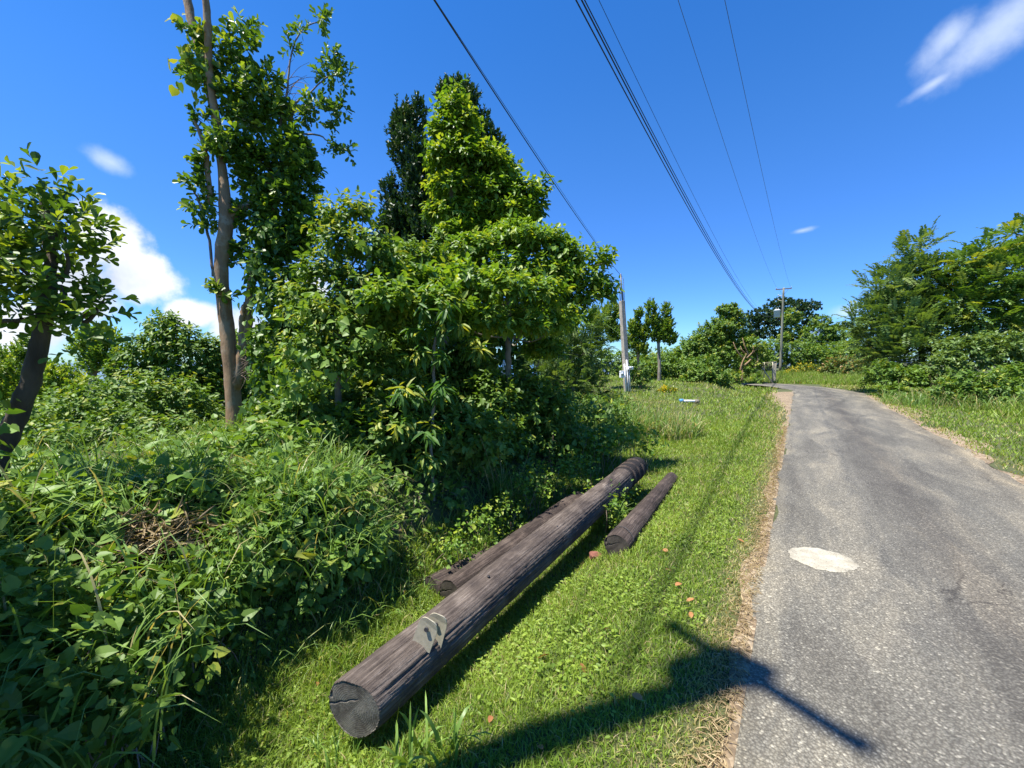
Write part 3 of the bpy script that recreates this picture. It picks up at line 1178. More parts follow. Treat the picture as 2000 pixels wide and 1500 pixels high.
def build_lawn():
    def colours(x, y, edge, n):
        tone = 0.45 + 0.30 * wob(x, y, 1.7, 0.5) + 0.22 * wob(x, y, 5.1, 1.5) + 0.30 * rng.normal(size=n)
        dry = np.clip((rng.random(n) < 0.07 + 0.14 * np.clip(wob(x, y, 2.9, 8.0), 0, 1) + 0.8 * edge) * (0.4 + 0.6 * rng.random(n)), 0, 1)
        return np.stack([np.clip(tone, 0, 1), dry], 1)
    out = []
    # left verge, from the asphalt edge down to the logs
    x, y, u, v, d = lawn_points(560000, 0.3, 14, -3.4, -0.20, 2.5, 1.7)
    t = -v - 0.25
    ez = 0.10 + 0.08 * wob(u, v * 0 + u, 2.3) + 0.05 * wob(u, u, 6.1)
    edge = 1 - sm(ez * 0.3, ez + 0.22, t)
    keep = rng.random(len(x)) < (0.15 + 0.85 * sm(-0.05, 0.12, t))
    x, y, u, v, d, t, edge = [q[keep] for q in (x, y, u, v, d, t, edge)]
    n = len(x)
    size = (np.maximum(d, 2.5) / 2.5) ** 0.55
    tall = 1 + 0.9 * sm(1.5, 2.6, t) + 0.35 * np.clip(wob(x, y, 2.6, 3.0), 0, 1)
    h = (0.022 + 0.045 * rng.random(n)) * tall * (0.55 + 0.45 * sm(0.0, 0.5, t)) * size ** 0.5
    w = 0.0028 * (0.7 + 0.7 * rng.random(n)) * size
    out.append(blades(x, y, h, w, 0.95, colours(x, y, edge, n), -0.004, 0.7))
    # mid and far lawn on the left
    x, y, u, v, d = lawn_points(290000, 9, 40, -13, -0.2, 7.0, 1.7)
    t = -v - 0.25
    rc = np.hypot(u - 26, v + 7.76)
    ok = ((u < 25.5) | (rc < 7.45) | (rc > 10.75)) & (rng.random(len(x)) < sm(-0.1 + 0.6 * sm(15, 25, u), 0.3 + 0.9 * sm(15, 25, u), t))
    x, y, u, v, d, t = [q[ok] for q in (x, y, u, v, d, t)]
    n = len(x)
    size = np.maximum(d, 7) / 7
    edge = 1 - sm(0.15, 0.9 + 0.6 * sm(14, 24, u), t)
    c = colours(x, y, 0.65 * edge, n)
    dryspot = np.clip(wob(x, y, 0.55, 4.0) - 0.35, 0, 1) * (rng.random(n) < 0.5)
    c[:, 1] = np.clip(c[:, 1] + dryspot, 0, 1)
    out.append(blades(x, y, (0.05 + 0.06 * rng.random(n)) * size ** 0.5, 0.0075 * size, 0.8, c, -0.005, 0.6, 1))
    # right verge
    x, y, u, v, d = lawn_points(300000, 1.5, 44, 1.2, 9, 7.0, 1.5)
    t = v - 2.7
    rc = np.hypot(u - 26, v + 7.76)
    ok = ((u < 26) | (rc > 10.7)) & (rng.random(len(x)) < np.maximum(sm(-0.1, 0.3, t), u > 27))
    x, y, u, v, d, t = [q[ok] for q in (x, y, u, v, d, t)]
    n = len(x)
    size = np.maximum(d, 7) / 7
    tall = 0.8 + 3.0 * sm(1.8, 3.2, t + 0.3 * wob(x, y, 1.2))
    edge = 0.5 * (1 - sm(0.1, 0.5, t)) + 0.06
    out.append(blades(x, y, (0.05 + 0.06 * rng.random(n)) * tall * size ** 0.3, 0.0075 * size, 0.7, colours(x, y, edge, n), -0.005, 0.6, 1))
    # outside of the bend
    x, y, u, v, d = lawn_points(60000, 34.5, 48, -14, 5, 30, 1.0)
    ok = (u - 26) ** 2 + (v + 7.76) ** 2 > 10.6 ** 2
    x, y, u, v, d = [q[ok] for q in (x, y, u, v, d)]
    n = len(x)
    out.append(blades(x, y, 0.12 + 0.25 * rng.random(n), np.full(n, 0.028), 0.6, colours(x, y, 0.05, n), -0.01, 0.5, 1))
    V, Q, T, A = merge_blades(out)
    o = mesh_np('lawn_grass', V, [Q, T], M['lawn'], attr=A)
    tag(o, 'short bright green grass on both verges of the lane', 'grass', kind='stuff')
    print('lawn blades', len(T))
    # straw along the asphalt edge
    n = 4500
    u = 0.6 + 12 * rng.random(n) ** 1.6
    v = -0.20 - np.abs(rng.normal(0, 0.065, n))
    x, y = W(u, v)
    az = rng.random(n) * 6.28
    d = np.stack([np.cos(az), np.sin(az), 0.12 * rng.normal(size=n)], 1)
    p = np.stack([x, y, ground(x, y) + 0.012 + 0.02 * rng.random(n)], 1)
    L = Leaves(p, d, np.stack([0.3 * rng.normal(size=n), 0.3 * rng.normal(size=n), np.ones(n)], 1), 0.025 + 0.05 * rng.random(n), np.stack([rng.random(n), 0.3 * rng.random(n)], 1))
    keep = seen(x, y)
    L = L.pick(keep)
    V0 = SHAPES['lance'][0].copy()
    V0[:, 0] *= 0.30
    SHAPES['straw'] = (V0, SHAPES['lance'][1], SHAPES['lance'][2])
    o = L.mesh('dry_straw', 'straw', M['straw'])
    tag(o, 'dead brown grass stalks along the edge of the asphalt', 'straw', kind='stuff')
    # broadleaf weeds low in the lawn
    n = 16000
    x, y, u, v, d = lawn_points(n * 3, 0.3, 12, -3.4, -0.45, 3.0, 1.2)
    keep = wob(x, y, 1.9, 6.0) + 0.5 * wob(x, y, 4.3, 2.0) + 0.25 * rng.normal(size=len(x)) > 0.15
    x, y = x[keep], y[keep]
    n = len(x)
    az = rng.random(n) * 6.28
    dd = np.stack([np.cos(az), np.sin(az), 0.25 * rng.random(n)], 1)
    p = np.stack([x, y, ground(x, y) + 0.015 + 0.045 * rng.random(n)], 1)
    L = Leaves(p, dd, np.stack([0.35 * rng.normal(size=n), 0.35 * rng.normal(size=n), np.ones(n)], 1), 0.014 + 0.022 * rng.random(n), np.stack([rng.random(n), 0.05 * rng.random(n)], 1))
    tag(L.mesh('weed_cover', 'ovate_lo', M['lawn']), 'small broad-leaved weeds growing low in the mown verge', 'weeds', kind='stuff')


build_lawn()


def tuft(name, px, py, n, h, spread, label, cat='grass', mat='tallgrass', dry=0.1, lean=0.7, w=0.006, loc=None, segs=5, stalks=0, group=None):
    p = on_ground(px, py) if loc is None else np.array([loc[0], loc[1], gz(*loc)])
    t = thing(name, p, label, cat, group)
    a, r = rng.random(n) * 6.28, spread * np.sqrt(rng.random(n))
    x, y = p[0] + r * np.cos(a), p[1] + r * np.sin(a)
    c = np.stack([rng.random(n), (rng.random(n) < dry) * (0.5 + 0.5 * rng.random(n))], 1)
    hh = h * (0.45 + 0.65 * rng.random(n))
    V, Q, T, A = blades(x, y, hh, w * (0.6 + 0.8 * rng.random(n)), lean, c, -0.02, 1.3, segs)
    mesh_np('blades', V, [Q, T], M[mat], t, attr=A)['kind'] = 'stuff'
    if stalks:
        sp = []
        for _ in range(stalks):
            a_, r_ = rng.random() * 6.28, spread * rng.random()
            b = np.array([p[0] + r_ * math.cos(a_), p[1] + r_ * math.sin(a_)])
            l_ = np.array([math.cos(a_), math.sin(a_)]) * h * rng.uniform(0.15, 0.5)
            H = h * rng.uniform(1.0, 1.5)
            b0 = np.array([b[0], b[1], gz(*b) - 0.02])
            pts = [b0, b0 + [l_[0] * .3, l_[1] * .3, H * .5], b0 + [l_[0], l_[1], H]]
            sp.append((curve_pts(pts, 4), np.linspace(0.0035, 0.0015, 9)))
        tubes('stalk', sp, M['straw_stem'], t, 4)['kind'] = 'stuff'
    return t


M['straw_stem'] = plain_mat('dry grass stem', (0.34, 0.30, 0.14), 0.7, 0, 0.3, 20)

# ================================================================== LOGS
def build_log(name, A, B, r0, r1, mat, endmat, label, cracks=(), slant=0.0, rings=150, n=120, sub=None):
    A, B = np.asarray(A, float), np.asarray(B, float)
    Ln = np.linalg.norm(B - A)
    X = Vector((B - A) / Ln)
    Y = Vector((0, 0, 1)).cross(X).normalized()
    Z = X.cross(Y)
    mw = Matrix(((X.x, Y.x, Z.x, A[0]), (X.y, Y.y, Z.y, A[1]), (X.z, Y.z, Z.z, A[2]), (0, 0, 0, 1)))
    root = bpy.data.objects.new(name, None)
    COL.objects.link(root)
    root.matrix_world = mw
    tag(root, label, 'log')
    ts = np.linspace(0, 1, rings)
    th = np.linspace(0, 2 * math.pi, n, endpoint=False)
    T, TH = np.meshgrid(ts, th, indexing='ij')
    sd = rng.random() * 9
    r = r0 + (r1 - r0) * T
    r = r * (1 + 0.035 * np.sin(2 * TH + sd) + 0.028 * np.sin(3 * TH + 2 * sd + 3 * T) + 0.012 * np.sin(5 * TH + sd) + 0.010 * np.sin(T * Ln * 2.1 + sd) + 0.006 * np.sin(T * Ln * 5 + 3 * TH))
    r = r + 0.0016 * rng.normal(size=(1, n)) + 0.0012 * rng.normal(size=(rings, n))
    for (a0, t0, t1, depth) in cracks:
        aw = np.angle(np.exp(1j * (TH - a0 - 0.10 * np.sin(T * Ln * 1.6 + a0))))
        r = r - depth * np.exp(-(aw / 0.030) ** 2) * sm(t0, t0 + 0.03, T) * (1 - sm(t1 - 0.03, t1, T))
    r[0] *= 0.955
    r[1] = 0.5 * (r[1] + r[0]) * 1.012
    xx = T * Ln
    xx[1] = 0.006
    xx[-2] = Ln - 0.006
    r[-1] *= 0.955
    xx = xx - slant * r * np.cos(TH) * (1 - sm(0, 0.12, T))
    V = np.stack([xx, r * np.cos(TH), r * np.sin(TH)], -1).reshape(-1, 3)
    k = np.arange(n)
    Q = np.concatenate([np.stack([i * n + k, i * n + (k + 1) % n, (i + 1) * n + (k + 1) % n, (i + 1) * n + k], 1) for i in range(rings - 1)])
    o = mesh_np('shaft', V, [Q], mat, None, smooth=True)
    o.parent = root
    # sawn ends, with the checks opening into the face
    for s, i0, nm in ((-1, 0, 'end_face'), (1, rings - 1, 'end_face')):
        m = 64 if s < 0 else 10
        fr = np.linspace(0, 1, m)
        rr = r[i0][None] * fr[:, None]
        th2 = np.broadcast_to(th, (m, n))
        xe = np.full((m, n), 0.0 if s < 0 else Ln)
        dpt = 0.002 + 0.002 * np.sin(th2 * 3 + fr[:, None] * 4) * fr[:, None]
        if s < 0:
            yy, zz = rr * np.cos(th2), rr * np.sin(th2)
            # a check across the face, and a short one near the rim
            ln_ = zz - (0.30 * r0 - 0.42 * (yy) + 0.003 * np.sin(yy * 90))
            dpt = dpt + 0.012 * np.exp(-(ln_ / 0.0028) ** 2) * sm(-0.25 * r0, 0.0 * r0, yy) + 0.022 * np.exp(-((yy - 0.86 * r0) / 0.006) ** 2) * sm(0.30 * r0, 0.5 * r0, zz + 0.2 * r0) * 1.0
        dpt[-1] = 0
        V2 = np.stack([xe - s * dpt * (1 if s < 0 else 1), rr * np.cos(th2), rr * np.sin(th2)], -1)
        if s < 0:
            V2[..., 0] = np.abs(dpt) - slant * V2[..., 1]
        V2 = V2.reshape(-1, 3)
        Qe = np.concatenate([np.stack([i * n + k, (i + 1) * n + k, (i + 1) * n + (k + 1) % n, i * n + (k + 1) % n], 1) for i in range(m - 1)])
        e = mesh_np(nm, V2, [Qe if s < 0 else Qe[:, ::-1]], endmat, None, smooth=True)
        e.parent = root
    return root, mw, Ln


def build_logs():
    A = P(690, 1385, 2.22)
    B = P(1243, 912, 6.55)
    root, mw, Ln = build_log('log', A, B, 0.168, 0.166, M['log_main'], M['end'],
                             'long grey weathered utility pole lying on the verge with a steel bracket bolted to it',
                             cracks=((3.9, 0.02, 0.20, 0.020), (2.9, 0.10, 0.45, 0.012), (2.2, 0.25, 0.55, 0.008), (3.5, 0.4, 0.75, 0.012), (1.3, 0.05, 0.5, 0.007), (1.9, 0.5, 0.8, 0.008), (3.2, 0.28, 0.40, 0.014), (2.55, 0.0, 0.16, 0.012), (1.6, 0.0, 0.12, 0.010), (3.75, 0.22, 0.5, 0.016), (2.75, 0.5, 0.85, 0.012), (4.3, 0.1, 0.6, 0.014)), n=190, slant=0.24)
    print('log', A, B, Ln, 'ground at A', gz(A[0], A[1]), 'B', gz(B[0], B[1]), 'mid', [gz(*(A + (B - A) * q)[:2]) - (A + (B - A) * q)[2] for q in (0.25, .5, .75)])
    # dark wrapped bands near the butt
    for t in (0.885, 0.925, 0.965):
        bm = bmesh.new()
        n = 48
        r = 0.172
        rows = []
        for dx, dr in ((-0.035, -0.008), (-0.03, 0.004), (0.03, 0.004), (0.035, -0.008)):
            rows.append([bm.verts.new((t * Ln + dx, (r + dr) * math.cos(a), (r + dr) * math.sin(a))) for a in np.linspace(0, 2 * math.pi, n, endpoint=False)])
        for i in range(3):
            for j in range(n):
                bm.faces.new((rows[i][j], rows[i][(j + 1) % n], rows[i + 1][(j + 1) % n], rows[i + 1][j]))
        o = bm_obj('band', bm, M['log_dark'], None, True)
        o.parent = root
    # drilled holes: black discs painted for their dark inside
    for t, a in ((0.23, 1.75), (0.35, 2.3), (0.30, 2.7), (0.44, 2.0)):
        bm = bmesh.new()
        bmesh.ops.create_cone(bm, cap_ends=True, segments=14, radius1=0.010, radius2=0.010, depth=0.01)
        rot = Matrix.Rotation(math.pi / 2 - a, 4, 'X').inverted()
        o = bm_obj('bolt_hole', bm, M['cable'], None, True)
        o.parent = root
        d = Vector((0, math.cos(a), math.sin(a)))
        o.matrix_basis = Matrix.Translation(Vector((t * Ln, 0, 0)) + d * 0.170) @ d.to_track_quat('Z', 'X').to_matrix().to_4x4()
    # bracket: two curved galvanised plates standing off the pole, a dark disc on each painting the shade of its hole
    br = bpy.data.objects.new('bracket', None)
    COL.objects.link(br)
    br.parent = root
    for k, (xo, ang, tilt, yaw) in enumerate(((0.0, 1.60, 0.10, 0.18), (0.085, 1.68, -0.05, 0.05))):
        bm = bmesh.new()
        Lp, Wp = 0.205, 0.13
        prof = [(-Wp / 2, 0.0), (Wp / 2, 0.0), (Wp / 2, Lp * 0.66)]
        prof += [(Wp / 2 - 0.045 * (1 - math.cos(q)), Lp * 0.66 + 0.062 * math.sin(q)) for q in np.linspace(0.3, 1.5, 5)]
        prof += [(-x, y) for x, y in prof[::-1][:6]]
        top_, bot_ = [], []
        for x, y in prof:
            zc = 0.010 * (1 - (2 * x / Wp) ** 2) - 0.012 * (y / Lp) ** 2
            top_.append(bm.verts.new((x, y, zc + 0.004)))
            bot_.append(bm.verts.new((x, y, zc - 0.004)))
        bm.faces.new(top_)
        bm.faces.new(bot_[::-1])
        for i in range(len(prof)):
            j = (i + 1) % len(prof)
            bm.faces.new((top_[j], top_[i], bot_[i], bot_[j]))
        o = bm_obj('plate', bm, M['galv'], None)
        o.parent = br
        d = Vector((0, math.cos(ang), math.sin(ang)))
        up_dir = Vector((0.35, -math.sin(ang) * -1.0, math.cos(ang) * 0 + 0.55)).normalized()
        PL.append((o, xo, ang, Ln, tilt, yaw))
        bm = bmesh.new()
        bmesh.ops.create_cone(bm, cap_ends=True, segments=16, radius1=0.014, radius2=0.014, depth=0.010)
        bo = bm_obj('hole_disc', bm, M['steel_dark'], None)
        bo.parent = br
        bo.matrix_basis = Matrix.Identity(4)
        PL[-1] = PL[-1] + (bo,)
    # plate frames: root at the pole's top, leaning towards the road side, curved face to the camera
    for o, xo, ang, Ln_, tilt, yaw, bo in PL:
        inv = mw.inverted()
        base = P(822 + xo * 250, 1264 - xo * 70, 2.50 + xo * 0.9)
        tip = P(839 + xo * 235, 1214 - xo * 235, 2.47 + xo * 1.1)
        up = Vector(tip - base).normalized()
        nrm_ = Vector((0, 0, CAM_H)) - Vector(base)
        nrm_ = (nrm_.normalized() + Vector((-0.15, 0, 0.25))).normalized()
        sx = up.cross(nrm_).normalized()
        nz = sx.cross(up)
        m4 = Matrix(((sx.x, up.x, nz.x, base[0]), (sx.y, up.y, nz.y, base[1]), (sx.z, up.z, nz.z, base[2]), (0, 0, 0, 1)))
        o.matrix_basis = inv @ m4
        bo.matrix_basis = inv @ m4 @ Matrix.Translation((0.0, 0.135, 0.010))

    # the dark log half hidden behind it
    A2 = P(878, 1142, 3.75)
    B2 = P(1132, 955, 6.0)
    A2[2] = min(A2[2], gz(A2[0], A2[1]) + 0.11)
    B2[2] = min(B2[2], gz(B2[0], B2[1]) + 0.12)
    build_log('log', A2, B2, 0.135, 0.145, M['log_dark'], M['end_dark'], 'dark weedy log lying close behind the long grey pole',
              cracks=((1.2, 0.1, 0.9, 0.010), (1.9, 0.2, 0.7, 0.012)), rings=90, n=60)
    # short buried log with its broken end showing
    A3 = P(842, 1108, 3.95)
    B3 = P(962, 1062, 4.55)
    A3[2] = gz(A3[0], A3[1]) + 0.05
    B3[2] = gz(B3[0], B3[1]) + 0.02
    build_log('log', A3, B3, 0.125, 0.115, M['log_dark'], M['end_dark'], 'short rotten stump of log half buried in vines left of the other logs',
              cracks=((1.2, 0.0, 1, 0.02), (1.9, 0.0, 0.7, 0.02), (2.5, 0.0, 0.8, 0.02)), rings=50, n=60)
    # thinner dark log on the road side
    A4 = P(1205, 1062, 4.05)
    B4 = P(1313, 918, 6.75)
    A4[2] = gz(A4[0], A4[1]) + 0.085
    B4[2] = gz(B4[0], B4[1]) + 0.03
    r4, mw4, L4 = build_log('log', A4, B4, 0.128, 0.10, M['log_dark'], M['end_dark'], 'thin black log in the grass on the road side of the grey pole',
                            cracks=((1.5, 0.1, 0.9, 0.008), (2.3, 0.2, 0.8, 0.010)), rings=100, n=60)
    th = np.linspace(0.15, 2.9, 24)
    pts = np.stack([0.16 + 0.05 * np.sin(th * 1.3), 0.137 * np.cos(th), 0.137 * np.sin(th)], 1)
    w = tube('wire_wrap', pts, 0.004, M['cable'], None, 6)
    w.parent = r4
    # reddish stone at its foot
    p = on_ground(1163, 1092)
    bm = bmesh.new()
    bmesh.ops.create_icosphere(bm, subdivisions=3, radius=0.06)
    for v in bm.verts:
        c = v.co
        f = 1 + 0.18 * math.sin(c.x * 60 + 1) * math.cos(c.y * 50) + 0.12 * math.sin(c.z * 70 + c.x * 30)
        v.co = Vector((c.x * 1.3 * f, c.y * 0.9 * f, c.z * 0.8 * f))
    o = bm_obj('stone', bm, M['rust'])
    o.location = (p[0], p[1], p[2] + 0.03)
    tag(o, 'small rusty red stone at the near end of the thin black log', 'stone')


PL = []
build_logs()


# ================================================================== POLES AND LINES
def insulator(name, p, parent, h=0.13, r=0.045):
    bm = bmesh.new()
    prof = [(0, 0.018), (0.03, 0.018), (0.035, r), (0.06, r * 0.8), (0.065, r * 0.95), (0.09, r * 0.7), (0.11, 0.02), (h, 0.022)]
    n, rows = 12, []
    for z, q in prof:
        rows.append([bm.verts.new((p[0] + q * math.cos(a), p[1] + q * math.sin(a), p[2] + z)) for a in np.linspace(0, 2 * math.pi, n, endpoint=False)])
    for i in range(len(rows) - 1):
        for j in range(n):
            bm.faces.new((rows[i][j], rows[i][(j + 1) % n], rows[i + 1][(j + 1) % n], rows[i + 1][j]))
    bm.faces.new(rows[-1])
    bm.faces.new(rows[0][::-1])
    return bm_obj(name, bm, M['greyplastic'], parent, True)


def wood_pole(base, H, label, arm_half, arm_z, tank_z, tank_side, tank_r, arms2=False, tank=True, turn=0.0):
    t = thing('utility_pole', base, label, 'pole', 'utility poles along the lane')
    b = np.asarray(base, float)
    pts = [b + [0, 0, -0.3], b + [0, 0, H * .35], b + [0, 0, H * .7], b + [0, 0, H]]
    tube('shaft', curve_pts(pts, 4), np.linspace(0.135, 0.09, 13), M['polewood'], t, 16, 0.02)
    rz = Matrix.Rotation(-R(35) - turn, 3, 'Z')
    bm = bmesh.new()
    box_bm(bm, (b[0], b[1], b[2] + arm_z), (2 * arm_half, 0.085, 0.10), rz, 0.008)
    arm = bm_obj('crossarm', bm, M['armwood'], t)
    for q in (-0.92, 0.05, 0.92):
        x, y = W(-q * arm_half * math.sin(turn), q * arm_half * math.cos(turn))
        insulator('insulator', (b[0] + x, b[1] + y, b[2] + arm_z + 0.055), arm)
    for sgn in (-1, 1):
        x, y = W(0.07 - sgn * arm_half * 0.6 * math.sin(turn), sgn * arm_half * 0.6 * math.cos(turn))
        p0 = np.array([b[0] + x, b[1] + y, b[2] + arm_z - 0.05])
        x, y = W(0.12, 0)
        p1 = np.array([b[0] + x, b[1] + y, b[2] + arm_z - 0.65])
        tube('brace', [p0, 0.5 * (p0 + p1), p1], 0.009, M['steel_dark'], t, 6)
    if not tank:
        return t
    # transformer can on its bracket; the near pole's one is added for its shadow
    x, y = W(-0.02, tank_side * (tank_r + 0.20))
    c = b + [x, y, tank_z]
    bm = bmesh.new()
    n, rows = 24, []
    for z, q in ((-0.42, 0.92), (-0.40, 1.0), (0.30, 1.0), (0.31, 1.06), (0.34, 1.06), (0.36, 0.95), (0.44, 0.6), (0.46, 0.0)):
        if q == 0:
            top = bm.verts.new(c + [0, 0, z])
            for j in range(n):
                bm.faces.new((rows[-1][j], rows[-1][(j + 1) % n], top))
            break
        rows.append([bm.verts.new(c + [tank_r * q * math.cos(a), tank_r * q * math.sin(a), z]) for a in np.linspace(0, 2 * math.pi, n, endpoint=False)])
        if len(rows) > 1:
            for j in range(n):
                bm.faces.new((rows[-2][j], rows[-2][(j + 1) % n], rows[-1][(j + 1) % n], rows[-1][j]))
    bm.faces.new(rows[0][::-1])
    tk = bm_obj('transformer', bm, M['tank'], t, True)
    for q in (-0.4, 0.4):
        insulator('bushing', (c[0] + q * tank_r, c[1], c[2] + 0.40), tk, 0.2, 0.04)
    bm = bmesh.new()
    box_bm(bm, tuple(b + [x * 0.45, y * 0.45, tank_z + 0.1]), (0.28, 0.08, 0.10), rz, 0.006)
    bm_obj('bracket', bm, M['steel_dark'], t)
    # cut-out switch arm below the crossarm
    if arms2:
        for k, dz in enumerate((0.75, 1.25)):
            x, y = W(0, -0.45)
            p0 = b + [0, 0, arm_z - dz]
            p1 = b + [x, y, arm_z - dz + 0.10]
            tube('switch_arm', [p0, 0.5 * (p0 + p1), p1], 0.03, M['galv'], t, 8)
            insulator('insulator', tuple(p1 + [0, 0, -0.03]), t, 0.16, 0.05)
    return t


def build_poles():
    # pole just outside the left of the picture; its shadow crosses the verge
    near = np.array([*W(-0.11, -2.31), 0.0])
    near[2] = gz(near[0], near[1])
    wood_pole(near, 9.10 - near[2], 'tall timber utility pole beside the cut end of the long grey log', 0.55, 8.85 - near[2], 8.72 - near[2], -0.4, 0.15, False, True, R(24))  # small can at the top put in only to cast the shadow's blob
    far = P(1524, 724, 44.0)
    far[2] = gz(far[0], far[1])
    top = P(1523, 566, 44.0)[2] - far[2]
    wood_pole(far, top + 0.1, 'distant timber utility pole with crossarm and transformer beyond the bend', 0.72, top, top - 2.55, -1, 0.30, True)

    def line(name, a, b, sag, r, label, group, mat='cable', n=40):
        t = np.linspace(0, 1, n)[:, None]
        p = np.asarray(a) + (np.asarray(b) - np.asarray(a)) * t
        p[:, 2] -= (4 * sag * t * (1 - t))[:, 0]
        o = tube(name, p, r, M[mat], None, 6)
        tag(o, label, 'cable', group)

    def wp(u, v, z):
        x, y = W(u, v)
        return np.array([x, y, z])
    fu, fv = UV(far[0], far[1])
    zt = far[2] + top + 0.15
    back = 26.0
    for v0, v1, lab, ex in ((-1.55, -1.1, 'rightmost thin overhead wire running to the distant crossarm', 0), (-2.20, -2.3, 'left one of the two thin overhead wires running to the distant crossarm', 0.05)):
        line('power_line', wp(-0.2, v0, 9.2), wp(fu, fv + (v1 + 1.7), zt), 0.7 + ex, 0.0055, lab, 'overhead wires', 'alu')
    # thick bundle
    for dv, dz, r, sg, lab in ((0.0, 0.0, 0.010, 1.75, 'lowest thick black cable of the overhead bundle'), (0.045, 0.05, 0.011, 1.76, 'middle thick black cable of the overhead bundle'),
                               (0.090, -0.01, 0.008, 1.66, 'third black cable of the overhead bundle'), (0.20, 0.10, 0.004, 1.60, 'hair-thin wire just right of the thick cable bundle')):
        line('service_cable', wp(-0.2, -2.52 + dv, 7.05 + dz), wp(fu, fv - 0.9 + dv * 0.3, 6.35 + dz * 0.3), sg, r, lab, 'overhead wires')
    # pair to the concrete pole
    e = P(1216, 541, 20.5)
    line('service_cable', wp(-0.2, -2.30, 5.40), e, 0.25, 0.0085, 'black cable sloping down to the top of the concrete pole', 'overhead wires')
    line('service_cable', wp(-0.2, -2.36, 5.44), e + [0, 0, -0.08], 0.12, 0.004, 'thin wire hanging beside the cable to the concrete pole', 'overhead wires')

    # concrete service pole with meters
    b = base_at(1226, 20.5)
    t = thing('concrete_pole', b, 'weathered square concrete service pole with white meter boxes at the edge of the lawn', 'pole', 'utility poles along the lane')
    topc = P(1214.5, 588, 20.5)
    bm = bmesh.new()
    ax = Vector(topc - b)
    Lc = ax.length
    vs = box_bm(bm, (0, 0, 0), (0.25, 0.25, Lc + 0.3), None, 0.015)
    q = Vector((0, 0, 1)).rotation_difference(ax.normalized()).to_matrix() @ Matrix.Rotation(R(22), 3, 'Z')
    for v in bm.verts:
        k = 1.0 - 0.12 * (v.co.z / Lc + 0.5)
        c = Vector((v.co.x * k, v.co.y * k, v.co.z))
        v.co = q @ c + Vector((b + topc) / 2) + ax.normalized() * -0.15
    bm_obj('shaft', bm, M['concrete'], t)
    ad = np.array(ax.normalized())
    for dx, dy, hh, r, m in ((0.02, -0.02, 1.36, 0.036, 'steel_dark'), (-0.07, 0.02, 0.75, 0.022, 'steel_dark'), (0.09, 0.02, 0.6, 0.018, 'cable'), (0.12, -0.08, 1.15, 0.012, 'cable')):
        p0 = topc + np.array([dx, dy, 0]) - ad * 0.25
        tube('conduit', [p0, p0 + ad * (hh * .5), p0 + ad * (hh + .25)], r, M[m], t, 8)
    # conduits up the near face
    for k, (o, m, z1) in enumerate(((-0.10, 'white', 1.55), (0.02, 'white', 1.75), (0.11, 'greyplastic', 1.3))):
        p0 = b + np.array([o + 0.00, -0.18, -0.1])
        tube('conduit', [p0, p0 + ad * 0.8, p0 + ad * z1], 0.032, M[m], t, 8)
    mc = P(1220.5, 737, 20.2)
    for name, c, s in (('meter_box', P(1214.5, 731, 20.28), (0.20, 0.16, 0.34)), ('meter_box', P(1231, 719, 20.3), (0.26, 0.16, 0.15))):
        bm = bmesh.new()
        box_bm(bm, tuple(c), s, Matrix.Rotation(R(12), 3, 'Z'), 0.02)
        bx = bm_obj(name, bm, M['white'], t)
        bm = bmesh.new()
        bmesh.ops.create_cone(bm, cap_ends=True, segments=20, radius1=0.075, radius2=0.06, depth=0.08)
        for v in bm.verts:
            v.co = Matrix.Rotation(R(90), 3, 'X') @ v.co + Vector(c) + Vector((0, -0.11, 0.02))
        bm_obj('meter_dial', bm, M['greyplastic'], bx, True)
    tube('bracket', [P(1222, 716, 20.3), P(1229, 718, 20.3), P(1236, 716, 20.3)], 0.02, M['white'], t, 6)


build_poles()


# ================================================================== TREES AND SHRUBS
def plant(name, base, label, cat, group=None):
    return thing(name, base, label, cat, group)


